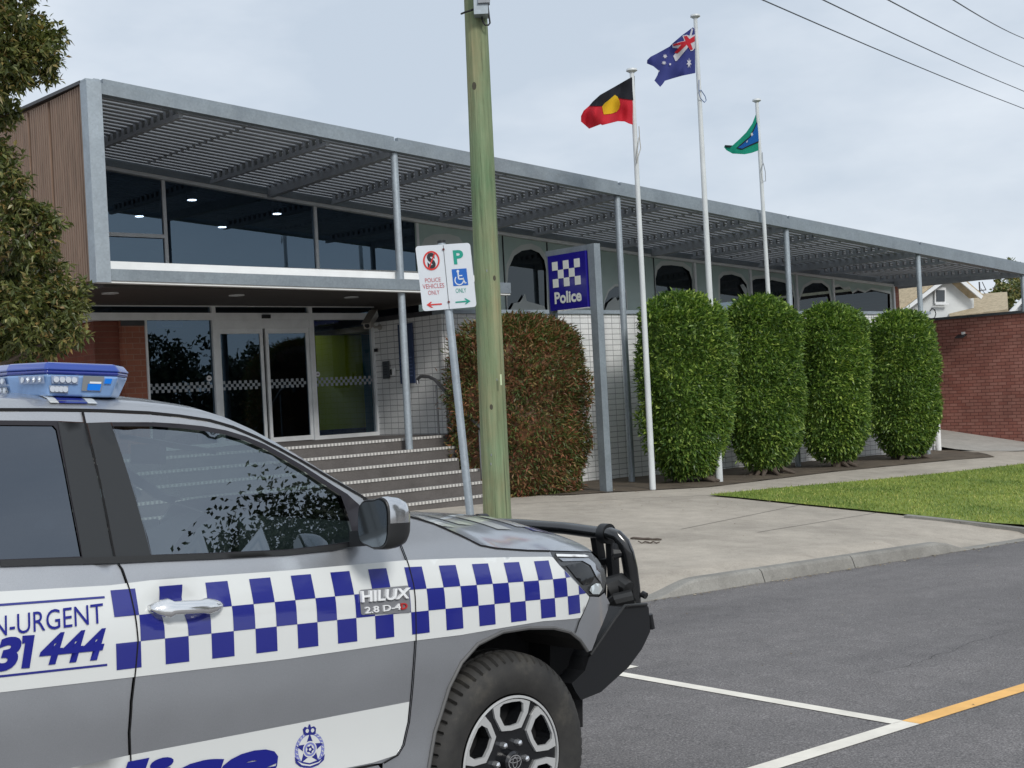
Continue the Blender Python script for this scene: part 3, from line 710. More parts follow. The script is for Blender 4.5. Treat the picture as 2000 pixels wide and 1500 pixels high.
# ---- fixtures on the return wall (plane u = 13.6)
UR = 13.565
def pr(px, py, off=0.0): return onu(px, py, UR - off)
def wallbox(name, px0, py0, px1, py1, th, mat, parent=None, o0=0.0, loc=None):
    a = pr(px0, py0); b = pr(px1, py1); mb = MB()
    mb.box(UR - th - o0, UR - o0, min(a[1], b[1]), max(a[1], b[1]), min(a[2], b[2]), max(a[2], b[2])); return mb.build(name, mat, parent, loc=loc)
NB = wallbox('notice_board', 778, 634, 812, 748, .02, plain('navy board', (.035, .055, .12), .35), loc=(UR, 17.6, 2)); tag(NB, 'tall navy notice board on the tiled side wall of the entrance', 'notice board')
mb = MB(); wl = pr(795, 700)[1]; 
for k in range(6): zz_n = pr(795, 700 + 7 * k)[2]; mb.box(UR - .024, UR - .0205, pr(808, 700)[1] + .02, pr(780, 700)[1] - .02, zz_n, zz_n + .02)
mb.build('notice_text', plain('dim print', (.10, .14, .26), .5), NB)
IC = wallbox('intercom_panel', 748, 706, 762, 739, .02, plain('grey intercom plate', (.12, .13, .14), .4, .5), loc=(UR, 18.5, 2)); tag(IC, 'grey metal intercom plate on the tiled wall beside the doors', 'intercom')
mb = MB()
for k in range(5):
    q = pr(755, 711 + 5 * k); mb.box(UR - .024, UR - .0205, q[1] - .05, q[1] + .05, q[2] - .004, q[2] + .004)
mb.build('speaker_slots', BLACKP, IC)
CR_ = wallbox('card_reader', 764, 720, 773, 733, .03, WHITE, loc=(UR, 18.3, 2)); tag(CR_, 'small white and black card reader right of the intercom plate', 'card reader')
wallbox('reader_face', 764.6, 721, 768.5, 732, .004, BLACKP, CR_, .0305)
AL = wallbox('alarm_sensor', 733, 681, 738, 687, .03, BLACKP, loc=(UR, 18.8, 2.4)); tag(AL, 'tiny black sensor high on the tiled wall by the door frame', 'sensor')
CC = thing('security_camera', 'grey tubular security camera on bracket beside the entrance doors', 'security camera', (UR, 18.4, 2.95))
mount = pr(743, 639)
body0 = ond(717, 636, float((mount - CAM) @ FW) - .45); body1 = ond(731, 612, float((mount - CAM) @ FW) - .05)
CG = plain('camera housing', (.36, .34, .31), .5)
mb = MB(); mb.tube([mount, mount + np.array([-.12, 0, -.0]), (body0 + body1) / 2 + np.array([0, 0, -.06])], .022, 10); mb.tube([mount + np.array([-.001, 0, 0]), mount + np.array([-.03, 0, 0])], .05, 14); mb.build('camera_bracket', CG, CC, smooth=True)
dv = (body1 - body0) / np.linalg.norm(body1 - body0); sv = np.cross(dv, [0, 0, 1]); sv = sv / np.linalg.norm(sv); hv = np.cross(sv, dv)
mb = MB(); mb.beam(body0, body1, sv * .065, hv * .06); cb_ = mb.build('camera_body', CG, CC)
mb = MB(); mb.beam(body0 - dv * .06 + hv * .066, body1 + hv * .066, sv * .075, hv * .005); mb.build('camera_hood', CG, CC)
mb = MB(); mb.tube([body0 - dv * .001, body0 - dv * .006], .045, 18); mb.build('camera_lens', BLACKP, cb_)
HR = thing('handrail', 'dark steel handrail running down the right side of the steps', 'handrail', (13.2, 16, .9))
pts = [onu(816, 750, 13.1), onu(815, 741, 13.1), onu(822, 735, 13.1), onu(838, 736, 13.1), onu(850, 742, 13.1), onu(878, 775, 13.1), onu(905, 803, 13.1), onu(936, 832, 13.1), onu(970, 868, 13.1)]
mb = MB(); mb.tube(pts, .028, 12); mb.build('rail', plain('dark stainless steel', (.20, .20, .21), .3, .7), HR, smooth=True)
p = onu(852, 752, 13.1)
mb = MB(); mb.tube([p, (13.1, p[1], 1.04)], .016, 10); mb.build('rail_post', plain('steel post', (.25, .26, .27), .35, .8), HR, smooth=True)
p = onu(936, 840, 13.1)
mb = MB(); mb.tube([p, (13.1, p[1], .35)], .016, 10); mb.build('rail_post', plain('steel post', (.25, .26, .27), .35, .8), HR, smooth=True)
# ================================================================== brick wall at the right
BW = thing('brick_wall', 'red brick boundary wall with grey capping beyond the hedges', 'wall', (32.2, 18, 0))
mb = MB(); mb.box(32.2, 32.45, 12.0, 26, -1.0, 3.03); mb.build('wall_face', BRR, BW)
mb = MB(); w = 12.0
while w < 26: mb.box(32.15, 32.5, w, w + 1.99, 3.031, 3.10); w += 2.0
mb.build('wall_capping', plain('dark capping', (.10, .11, .12), .5, .4, var=.2), BW)
FL = thing('flood_light', 'small black floodlight mounted on the red brick wall', 'light', onu(1884, 652, 32.2))
p = onu(1883, 657, 32.2)
mb = MB(); mb.hexa([(31.93, p[1] - .13, p[2] - .04), (32.12, p[1] - .13, p[2] + .03), (32.12, p[1] + .13, p[2] + .03), (31.93, p[1] + .13, p[2] - .04), (31.94, p[1] - .13, p[2] - .02), (32.13, p[1] - .13, p[2] + .06), (32.13, p[1] + .13, p[2] + .06), (31.94, p[1] + .13, p[2] - .02)]); hsg = mb.build('housing', BLACKP, FL)
mb = MB(); mb.hexa([(31.95, p[1] - .10, p[2] - .0375), (32.10, p[1] - .10, p[2] + .018), (32.10, p[1] + .10, p[2] + .018), (31.95, p[1] + .10, p[2] - .0375), (31.95, p[1] - .10, p[2] - .035), (32.10, p[1] - .10, p[2] + .02), (32.10, p[1] + .10, p[2] + .02), (31.95, p[1] + .10, p[2] - .035)]); mb.build('lens', plain('lamp lens', (.55, .56, .55), .2), hsg)
mb = MB(); mb.box(32.10, 32.2, p[1] - .04, p[1] + .02, p[2] + .03, p[2] + .12); mb.build('mount_box', WHITE, FL)
# ================================================================== house beyond
HD = 58.0
def fh(px, py, dd=0.0): return ond(px, py, HD) + FW * dd
HS = thing('neighbour_house', 'white gabled weatherboard house with tan roof behind the brick wall', 'house', ond(1850, 850, HD + 4))
HW = plain('white weatherboard', (.62, .65, .66), .7, var=.06, sc=2); ROOFT = timber('tan roof sheeting', (.42, .345, .23), (2, 2, 2)); HTR = plain('white barge', (.74, .76, .77), .6)
EX = np.array([0, 0, 0.0]) + (-RT * 6.5 + FW * 7.5)
def poly3(name, P, mat, par, ext=None):
    ext = np.array(ext if ext is not None else FW * .15); n = len(P); mb = MB()
    mb.add(list(P) + [q + ext for q in P], [tuple(range(n)), tuple(range(n, 2 * n))[::-1]] + [(i, i + n, (i + 1) % n + n, (i + 1) % n) for i in range(n)]); return mb.build(name, mat, par)
poly3('gable_wall', [fh(*p) for p in [(1768, 720), (1768, 600), (1853, 539), (1902, 582), (1902, 720)]], HW, HS)
poly3('roof', [fh(1752, 608, -.5), fh(1853, 531, -.5), fh(1853, 531, -.5) + EX, fh(1752, 608, -.5) + EX], ROOFT, HS, np.array([0, 0, .12]))
poly3('roof', [fh(1853, 531, -.5), fh(1912, 582, -.5), fh(1912, 582, -.5) + EX, fh(1853, 531, -.5) + EX], ROOFT, HS, np.array([0, 0, .12]))
poly3('barge_board', [fh(*p, -.6) for p in [(1752, 609), (1853, 532), (1853, 541), (1760, 611)]], HTR, HS)
poly3('barge_board', [fh(*p, -.6) for p in [(1853, 532), (1911, 580), (1907, 586), (1853, 541)]], HTR, HS)
wf = poly3('window', [fh(*p, -.12) for p in [(1824, 562), (1846, 562), (1846, 593), (1824, 593)]], HTR, HS, FW * .1)
poly3('pane', [fh(*p, -.16) for p in [(1827, 567), (1843, 567), (1843, 589), (1827, 589)]], plain('dark pane', (.06, .07, .08), .15), wf, FW * .03)
poly3('window_sill', [fh(*p, -.3) for p in [(1823, 593), (1849, 593), (1849, 596), (1823, 596)]], HTR, wf, FW * .12)
R2 = [fh(1850, 640, -1.0), fh(1908, 569, 4.0), fh(1986, 569, 1.0), fh(1938, 622, -1.0)]
poly3('lower_roof', [fh(1846, 624, -.6), fh(1908, 569, 4.2), fh(1984, 571, 1.0), fh(1936, 614, -2.0)], ROOFT, HS, np.array([0, 0, .1]))
poly3('lower_gable_wall', [fh(*p, -1.6) for p in [(1943, 720), (1943, 614), (1978, 580), (2015, 616), (2015, 720)]], HW, HS)
poly3('barge_board', [fh(*p, -2.1) for p in [(1935, 616), (1977, 572), (1977, 580), (1944, 616)]], HTR, HS)
poly3('barge_board', [fh(*p, -2.1) for p in [(1977, 572), (2018, 612), (2012, 616), (1977, 580)]], HTR, HS)
mb = MB()
for k in range(6): 
    a = fh(1964, 597 + k * 3.2, -1.75); mb.beam(a, fh(1976, 597 + k * 3.2, -1.75), FW * .03, np.array([0, 0, .02]))
mb.build('gable_vent', DARK, HS)
poly3('lower_wall', [fh(*p, 1.0) for p in [(1850, 720), (1850, 622), (1943, 614), (1943, 720)]], HW, HS)
AN = thing('tv_antenna', 'thin television antenna on the tan roofed house', 'antenna', fh(1946, 571, 2))
mb = MB(); mb.tube([fh(1946, 572, 2), fh(1944, 543, 2)], .035, 8); mb.build('mast', DARK, AN)
mb = MB(); mb.tube([fh(1926, 563, 2), fh(1958, 559, 2)], .022, 8)
for px in (1928, 1934, 1940, 1951): mb.tube([fh(px, 556, 2.2), fh(px + 2, 568, 1.8)], .015, 6)
mb.tube([fh(1950, 543, 2), fh(1958, 560, 2)], .02, 6); mb.build('elements', DARK, AN)
# ================================================================== foliage
QL = []
def leaf(V, F, p, d, up, ln, wd, rng): QL.append((p[0], p[1], p[2], d[0], d[1], d[2], up[0], up[1], up[2], ln, wd))
def flush(V, F):
    A = np.array(QL); QL.clear(); p, d, up, ln, wd = A[:, 0:3], A[:, 3:6], A[:, 6:9], A[:, 9:10], A[:, 10:11]
    d = d / (np.linalg.norm(d, axis=1, keepdims=True) + 1e-9); s = np.cross(d, up); s = s / (np.linalg.norm(s, axis=1, keepdims=True) + 1e-9); nn = np.cross(s, d)
    q = np.stack([p, p + d * ln * .45 + s * wd * .5 + nn * wd * .12, p + d * ln - nn * ln * .12, p + d * ln * .45 - s * wd * .5 + nn * wd * .12], 1).reshape(-1, 3)
    n = len(V); V.extend(q.tolist()); k = n + 4 * np.arange(len(A)); F.extend(np.stack([k, k + 1, k + 2], 1).tolist()); F.extend(np.stack([k, k + 2, k + 3], 1).tolist())
def shrub(name, label, cat, px, w, ntot, ln, wd, mats, seed, group=None, prof=None, depth=.8, bark=None, stems=3, stray=.10, lean=0, kblob=0):
    rng = np.random.default_rng(seed); xl, xr, yt, yb = px; xc = (xl + xr) / 2; c = onw(xc, (yt + yb) / 2, w); Y = float((c - CAM) @ FW)
    r = (xr - xl) / 2 * Y / FPX * 1.17; zt_ = onw(xc, yt, w)[2]; zb0 = onw(xc, yb, w)[2]; g = G(c[0], c[1]); H = zt_ - zb0
    t = thing(name, label, cat, (c[0], c[1], g), group)
    prof = prof or [(0, .42), (.06, .66), (.16, .86), (.35, .98), (.55, 1.0), (.78, .99), (.89, .89), (.96, .66), (1, .30)]
    X = [q[0] for q in prof]; R_ = [q[1] for q in prof]
    ph = rng.uniform(0, 6.28, 6)
    def rad(tt, a):
        lump = 1 + .045 * math.sin(3 * a + ph[0] + 4 * tt) + .045 * math.sin(5 * a + ph[1] - 7 * tt) + .04 * math.sin(9 * tt * 2 + ph[2] + 2 * a)
        return float(np.interp(tt, X, R_)) * r * lump
    V = []; F = []
    # inner mass
    V2 = []; F2 = []; nt, na = 18, 24
    for i in range(nt + 1):
        tt = i / nt
        for j in range(na):
            a = 2 * math.pi * j / na; rr = rad(tt, a) * .88; V2.append((c[0] + math.cos(a) * rr, c[1] + math.sin(a) * rr * depth, zb0 + .05 + tt * (H - .12)))
    for i in range(nt):
        for j in range(na): F2.append((i * na + j, i * na + (j + 1) % na, (i + 1) * na + (j + 1) % na, (i + 1) * na + j))
    F2.append(tuple(range(na))[::-1]); F2.append(tuple(nt * na + j for j in range(na)))
    V += [np.array(q) for q in V2]; F += F2
    up = np.array([0, 0, 1.0])
    for k in range(ntot):
        tt = rng.random() ** .95 if rng.random() < .85 else rng.uniform(.85, 1.0); a = rng.uniform(0, 2 * math.pi)
        if math.sin(a) > .45 and rng.random() < .75: a = -a
        rr = rad(tt, a) * rng.uniform(.84, 1.015) 
        if tt > .9 and rng.random() < .6: rr *= math.sqrt(rng.random())
        zz_ = zb0 + tt * H + (rng.normal(0, .02))
        if rng.random() < stray: rr *= 1 + rng.random() * .07; zz_ += rng.random() * .08 * (tt > .8)
        p = np.array([c[0] + math.cos(a) * rr, c[1] + math.sin(a) * rr * depth, zz_])
        out = np.array([math.cos(a), math.sin(a), .15 + (tt - .5) * 1.4]); d = out * rng.uniform(.3, 1.0) + rng.normal(0, .55, 3)
        d[2] += rng.uniform(-.3, .35)
        leaf(V, F, p, d, up + rng.normal(0, .5, 3), ln * rng.uniform(.6, 1.25), wd * rng.uniform(.7, 1.2), rng)
    flush(V, F); obj('foliage', V, F, mats, t)
    mb = MB()
    for k in range(stems):
        a = rng.uniform(0, 6.28); b0 = np.array([c[0] + math.cos(a) * r * .25, c[1] + math.sin(a) * r * .2, g - .05]); b1 = np.array([c[0] + math.cos(a) * r * .45, c[1] + math.sin(a) * r * .3, zb0 + H * .3])
        mid = (b0 + b1) / 2 + rng.normal(0, .04, 3); mb.tube([b0, mid, b1], [.10, .07, .04], 9)
    for k in range(5):
        a = rng.uniform(math.pi * .9, math.pi * 2.1); b0 = np.array([c[0] + math.cos(a) * .12, c[1] + math.sin(a) * .1, g + .22]); b1 = np.array([c[0] + math.cos(a) * (.45 + rng.random() * .3), c[1] + math.sin(a) * .5, g + .0])
        mb.tube([b0, (b0 + b1) / 2 + [0, 0, -.03], b1], [.07, .05, .025], 8)
    mb.build('stems', bark or BARK, t, smooth=True)
    return t
BARK = timber('brown bark', (.085, .065, .05), (14, 14, 3)); 
LG = leafmat('hedge leaf', [(0, (.04, .085, .022)), (.4, (.09, .165, .034)), (.75, (.17, .275, .05)), (1, (.35, .45, .11))], .42, .22, .4)
LR = leafmat('red tipped leaf', [(0, (.055, .09, .026)), (.46, (.115, .14, .045)), (.62, (.18, .095, .05)), (.84, (.24, .085, .05)), (1, (.30, .24, .10))], .45, .2, .35)
LT = leafmat('olive tree leaf', [(0, (.05, .07, .022)), (.5, (.115, .135, .045)), (.8, (.19, .205, .07)), (.94, (.29, .19, .075)), (1, (.36, .35, .17))], .38, .2, .45)
hp = [((1240, 1434, 578, 930), 'rounded green hedge shrub right of the blue police sign, leftmost of the four'),
      ((1405, 1572, 584, 912), 'rounded green hedge shrub just right of the tallest flagpole'),
      ((1543, 1706, 600, 897), 'rounded green hedge shrub with exposed roots, third along the tiled wall'),
      ((1683, 1842, 612, 886), 'rounded green hedge shrub at the wall end nearest the brick wall')]
for i, (px, lab) in enumerate(hp):
    shrub('hedge_shrub', lab, 'shrub', px, [15.2, 15.25, 15.4, 15.6][i], 24000, .100, .042, LG, 11 + i, 'green shrubs clipped along the tiled wall', depth=.62)
rp_ = [(0, .80), (.1, .90), (.3, .98), (.6, 1.0), (.80, .97), (.90, .84), (.965, .62), (1, .32)]
shrub('red_shrub', 'large rounded bronze red shrub beside the entrance steps', 'shrub', (872, 1152, 622, 968), 16.0, 24000, .100, .032, LR, 31, prof=rp_, depth=.62, stray=.12)
# tree at the left
TD = 13.2
TR = thing('leafy_tree', 'large olive green tree overhanging from the left side', 'tree', ond(-330, 1240, TD) * [1, 1, 0] + [0, 0, G(*ond(-330, 1240, TD)[:2])])
rng = np.random.default_rng(4)
blobs = [(5, 50, 92, 1), (62, 95, 60, 1), (-30, 130, 85, 1), (98, 70, 30, .7), (45, 155, 36, .6), (90, 135, 30, .7), (-15, 215, 50, .8), (25, 225, 20, .4), (-10, 300, 48, 1), (10, 350, 48, 1), (38, 405, 40, 1), (95, 432, 34, .9), (45, 470, 62, 1), (72, 540, 72, 1), (128, 585, 52, 1.1), (60, 620, 88, 1), (140, 640, 38, 1), (0, 560, 90, 1), (10, 672, 62, 1.1), (88, 672, 34, .9), (-90, 400, 110, .8), (-110, 200, 110, .7), (-120, 600, 130, .7), (-70, 20, 110, .8), (10, -60, 90, .8), (-200, 450, 150, .5), (-180, 50, 150, .5), (-100, -120, 140, .5)]
V, F = [], []; mbt = MB(); tb = np.array(TR.location); top = ond(-190, 250, TD)
trunk_pts = [tb, tb * .6 + top * .4 + np.array([.15, 0, 0]), top]
mbt.tube([np.array(q) for q in trunk_pts], [.26, .2, .12], 14)
for bx, by, br, dn in blobs:
    dd = TD + rng.uniform(-.5, .5); cc = ond(bx, by, dd); R_ = br / FPX * TD; a0 = trunk_pts[1] if by > 350 else trunk_pts[2]
    mid = (a0 + cc) / 2 + rng.normal(0, .12, 3); mbt.tube([a0, mid, cc + rng.normal(0, R_ * .2, 3)], [.035, .022, .010], 7)
    ntw = int(125 * dn * (R_ / .35) ** 2) + 10
    for k in range(ntw):
        q = rng.normal(0, 1, 3); q = q / np.linalg.norm(q) * rng.random() ** .4 * R_ * np.array([1, 1, .95]); tip = cc + q
        dirn = q / (np.linalg.norm(q) + 1e-6) + rng.normal(0, .4, 3) + np.array([0, 0, .05]); dirn /= np.linalg.norm(dirn)
        for m_ in range(11):
            p = tip + dirn * rng.uniform(-.12, .05); dl = dirn * .55 + rng.normal(0, .6, 3); dl[2] -= .25
            leaf(V, F, p, dl, np.array([0, 0, 1.0]) + rng.normal(0, .45, 3), rng.uniform(.06, .105), rng.uniform(.028, .044), rng)
flush(V, F); obj('crown', V, F, LT, TR); mbt.build('trunk', BARK, TR, smooth=True)
# trees on the far side of the street and beyond
def loose_tree(name, label, pos, H, R_, seed, mat, n=260, lf=.5, group=None, zc=.62):
    rng = np.random.default_rng(seed); t = thing(name, label, 'tree', pos, group); p0 = np.array(pos, float); mb = MB(); top = p0 + [0, 0, H * .75]
    mb.tube([p0, p0 + [.1, .1, H * .4], top], [H * .035, H * .025, H * .01], 10); V = []; F = []
    for k in range(9):
        a = rng.uniform(0, 6.28); e = rng.uniform(.2, 1); s = p0 + [0, 0, H * rng.uniform(.3, .6)]; tip = p0 + np.array([math.cos(a) * R_ * .7 * e, math.sin(a) * R_ * .7 * e, H * rng.uniform(.55, .92)])
        mb.tube([s, (s + tip) / 2 + rng.normal(0, .1, 3), tip], [H * .015, H * .01, H * .004], 7)
    for k in range(n):
        q = rng.normal(0, 1, 3); q /= np.linalg.norm(q); q = q * rng.uniform(.45, 1) ** .6; c = p0 + [q[0] * R_, q[1] * R_, H * zc + q[2] * H * (1 - zc)]; c = c + rng.normal(0, R_ * .06, 3)
        for j in range(26):
            dl = rng.normal(0, 1, 3); leaf(V, F, c + rng.normal(0, R_ * .07, 3), dl, rng.normal(0, 1, 3) + [0, 0, 1], lf * rng.uniform(.5, 1), lf * .45, rng)
    flush(V, F); obj('crown', V, F, mat, t); mb.build('trunk', BARK, t, smooth=True); return t
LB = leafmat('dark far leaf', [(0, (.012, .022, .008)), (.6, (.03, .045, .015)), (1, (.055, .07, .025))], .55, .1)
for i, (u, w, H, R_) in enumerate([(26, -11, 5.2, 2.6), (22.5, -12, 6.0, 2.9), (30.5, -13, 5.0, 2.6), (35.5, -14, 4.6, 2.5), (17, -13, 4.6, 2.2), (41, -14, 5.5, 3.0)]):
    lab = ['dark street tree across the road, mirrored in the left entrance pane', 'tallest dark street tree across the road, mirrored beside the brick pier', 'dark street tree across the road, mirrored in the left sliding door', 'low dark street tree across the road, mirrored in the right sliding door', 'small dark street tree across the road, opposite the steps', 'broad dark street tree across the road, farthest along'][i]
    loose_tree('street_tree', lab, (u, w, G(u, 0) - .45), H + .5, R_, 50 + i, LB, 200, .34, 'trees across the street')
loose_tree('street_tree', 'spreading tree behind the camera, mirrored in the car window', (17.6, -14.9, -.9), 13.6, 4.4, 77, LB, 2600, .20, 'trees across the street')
def far_tree(px, py, D, H, R_, seed, lab):
    q = ond(px, py, D); loose_tree('gum_tree', lab, (q[0], q[1], q[2] - H), H, R_, seed, LT, 60, .34, 'trees beyond the house', .8)
far_tree(1968, 507, 85, 9, 1.0, 90, 'wispy gum tree poking above the canopy end')
far_tree(1857, 507, 85, 8.5, .8, 91, 'small gum tree tip just above the canopy edge')
far_tree(1972, 552, 78, 6, 1.3, 92, 'rounded olive tree behind the tan roof')
far_tree(2040, 520, 80, 8, 3.0, 93, 'gum tree beyond the right end of the canopy')
# ================================================================== poles, flags, signs, wires
def flagpole(label, base, topx, r0, rt, extra):
    b = gp(*base); w = b[1]; tp = onw(topx[0], topx[1], w); t = thing('flagpole', label, 'flagpole', b, 'white flagpoles in front of the station')
    PW = extra.get('mat', WHITE)
    mb = MB(); mb.tube([b - [0, 0, .1], b * .5 + tp * .5, tp], [r0, (r0 + rt) / 2, rt], 18); mb.build('pole', PW, t, smooth=True)
    mb = MB(); mb.tube([tp + [0, 0, .002], tp + [0, 0, .03], tp + [0, 0, .06], tp + [0, 0, .075]], [rt * 1.3, rt * 2.6, rt * 2.4, rt * .8], 18); mb.build('finial', PW, t, smooth=True)
    return t, b, tp
POLW = plain('pole white enamel', (.60, .63, .64), .4, var=.08, sc=3)
f1, b1, t1 = flagpole('shortest left white flagpole carrying the black and red flag', (1275, 957), (1234, 142), .052, .036, {'mat': POLW})
f2, b2, t2 = flagpole('tallest white flagpole, in the middle, carrying the blue ensign', (1405, 941), (1358, 36), .066, .034, {'mat': POLW})
f3, b3, t3 = flagpole('right white flagpole carrying the green and blue flag', (1521, 917), (1478, 200), .052, .034, {'mat': POLW})
def cord(mb, w, pts, r=.008):
    mb.tube([onw(1100 + x / 3.75, y / 3.75, w) - np.array([0, .06, 0]) for x, y in pts], r, 6)
for t, w, pts, mt in ((f1, b1[1], [(535, 930), (540, 1020), (548, 1090), (530, 1150), (520, 1200), (517, 1170), (524, 1100), (535, 1010)], plain('cord', (.4, .4, .38), .8)),
                   (f2, b2[1], [(975, 590), (975, 680), (985, 725), (1015, 755), (1028, 740), (1020, 710), (990, 665), (975, 670)], plain('blue cord', (.12, .18, .33), .8)),
                   (f3, b3[1], [(1440, 1120), (1445, 1200), (1432, 1260), (1440, 1330), (1465, 1330), (1462, 1260), (1448, 1200)], plain('grey cord', (.3, .32, .34), .8))):
    mb = MB(); cord(mb, w, pts); mb.build('halyard', mt, t, smooth=True)
def cloth(c, nm):
    m, nt, b = NT(nm); b.inputs['Base Color'].default_value = col4(c); b.inputs['Roughness'].default_value = .75; b.inputs['Specular IOR Level'].default_value = .2
    tr = node(nt, 'ShaderNodeBsdfTranslucent'); tr.inputs[0].default_value = col4(c); mxx = node(nt, 'ShaderNodeMixShader'); mxx.inputs[0].default_value = .35
    nt.links.new(b.outputs[0], mxx.inputs[1]); nt.links.new(tr.outputs[0], mxx.inputs[2]); nt.links.new(mxx.outputs[0], nt.nodes['Material Output'].inputs[0]); return m
FB, FRd, FY, FBl, FWh, FGr, FSB = cloth((.022, .024, .032), 'black cloth'), cloth((.60, .028, .045), 'red cloth'), cloth((.78, .50, .02), 'yellow cloth'), cloth((.045, .055, .21), 'navy cloth'), cloth((.70, .70, .74), 'white cloth'), cloth((.01, .26, .17), 'green cloth'), cloth((.01, .13, .46), 'bright blue cloth')
def flag(label, w, ax, layers, ph=0, amp=1.0):
    V = []; F = []; MI = []; mats = []
    for li, (mat, poly) in enumerate(layers):
        if mat not in mats: mats.append(mat)
        for sgn in ((0,) if li == 0 else (-1, 1)):
            v, f = cdt(poly, 9)
            n = len(V)
            for x, y in v:
                p = onw(1100 + x / 3.75, y / 3.75, w); s = (ax - x) / 400.0; k = max(0, s)
                dw = amp * (.10 * math.sin(9 * s + y * .006 + ph) + .05 * math.sin(19 * s - y * .012 + ph * 2) + .03 * math.sin(y * .03 + 6 * s)) * min(1, k * 3) + sgn * (.010 + .004 * li)
                r = ray(1100 + x / 3.75, y / 3.75); V.append(p + r * dw / r[1])
            F += [tuple(i + n for i in q) for q in f]; MI += [mats.index(mat)] * len(f)
    p0 = onw(1100 + ax / 3.75, 250, w)
    o = obj('flag', V, F, mats, None, True, MI, loc=p0); tag(o, label, 'flag', 'flags on the flagpoles'); return o
o1 = [(523, 555), (480, 575), (385, 630), (270, 695), (215, 745), (190, 775), (150, 810), (130, 850), (130, 890), (190, 943), (275, 910), (285, 917), (400, 888), (450, 890), (480, 905), (535, 920), (528, 735)]
flag('black, red and yellow flag blowing left from the shortest flagpole', b1[1], 525, [(FRd, o1), (FB, [(523, 555), (480, 575), (385, 630), (270, 695), (215, 745), (190, 775), (240, 776), (282, 778), (330, 742), (372, 715), (402, 718), (460, 725), (528, 735)]),
     (FY, [(378, 695), (398, 708), (412, 735), (417, 765), (410, 795), (390, 820), (350, 833), (298, 838), (290, 810), (285, 780), (305, 755), (340, 728)])], 0.4)
o2 = [(948, 200), (912, 228), (870, 258), (800, 318), (780, 340), (735, 365), (690, 390), (640, 415), (615, 440), (613, 465), (660, 485), (690, 510), (700, 520), (690, 550), (668, 590), (710, 637), (730, 615), (745, 592), (800, 575), (870, 555), (968, 535), (966, 400), (965, 210)]
def star(cx, cy, r, n=7, k=.45, sx=.75, rot=0):
    return [(cx + math.sin(math.pi * i / n + rot) * r * sx * (1 if i % 2 == 0 else k), cy - math.cos(math.pi * i / n + rot) * r * (1 if i % 2 == 0 else k)) for i in range(2 * n)]
flag('torn navy ensign with white stars and union canton on the tallest flagpole', b2[1], 965, [(FBl, o2),
     (FWh, [(940, 207), (952, 212), (940, 262), (964, 250), (965, 352), (950, 370), (934, 374), (916, 345), (832, 446), (822, 448), (806, 410), (850, 355), (802, 350), (798, 325), (850, 308), (888, 298), (872, 262), (905, 254), (925, 262)]),
     (FRd, [(882, 266), (905, 262), (926, 286), (963, 262), (964, 302), (934, 318), (950, 360), (934, 368), (905, 328), (838, 392), (814, 386), (866, 326), (806, 338), (804, 324), (868, 306), (896, 300)]),
     (FWh, star(922, 462, 40, 7, .42, .5)), (FWh, star(746, 412, 18, 7, .5, 1.0)), (FWh, star(738, 460, 16, 7, .5, 1.2)), (FWh, star(783, 470, 10, 5, .5, 1.0)), (FWh, star(700, 520, 9, 5, .5, .8))], 1.3, .8)
o3 = [(1428, 790), (1410, 840), (1385, 905), (1340, 970), (1290, 1020), (1240, 1065), (1185, 1062), (1178, 1078), (1195, 1100), (1240, 1125), (1330, 1130), (1380, 1120), (1435, 1100), (1433, 1000), (1430, 900)]
flag('furled green and blue flag with black lines on the right flagpole', b3[1], 1432, [(FGr, o3), (FB, [(1429, 868), (1396, 940), (1366, 1000), (1298, 1058), (1268, 1084), (1310, 1096), (1352, 1076), (1435, 1040)]),
     (FSB, [(1429, 882), (1402, 945), (1372, 1005), (1304, 1064), (1280, 1081), (1310, 1089), (1348, 1069), (1435, 1031)]), (FWh, star(1382, 984, 16, 5, .5, .7, .5)), (FWh, [(1340, 1040), (1350, 1028), (1354, 1032), (1344, 1046)]), (FB, [(1182, 1062), (1240, 1067), (1225, 1080), (1190, 1078)])], 2.2, .6)
# power lines
WIRE = plain('wire', (.055, .065, .075), .6)
VW = ray(2848, 564); lines = [(1490, 0), (1608, 0), (1735, 0), (1862, 0)]
ends = [(2000, 212), (2000, 178), (2000, 130), (2000, 75)]
PLG = 'power lines crossing the sky'
wl_ = ['lowest power line, leftmost at the top of the sky', 'second power line from the left in the sky', 'third power line from the left in the sky', 'topmost power line at the right corner']
for i, (a, b) in enumerate(zip(lines, ends)):
    A = ond(a[0], a[1], 24); Bq = ray(*b); # direction towards the shared vanishing point, sag kept small
    D2 = 24 * 1.9; Bp = CAM + Bq * D2; Dv = (Bp - A)
    pts = []
    for k in range(61):
        s = -1.6 + 8.0 * k / 60; p = A + Dv * s; p = p + np.array([0, 0, max(-.055, s * (s - 1) * .22) if 0 < s < 1 else 0]); pts.append(p)
    mb = MB(); mb.tube(pts, .012, 6); o = mb.build('power_line', WIRE, smooth=True, loc=pts[0]); tag(o, wl_[i], 'power line', PLG)
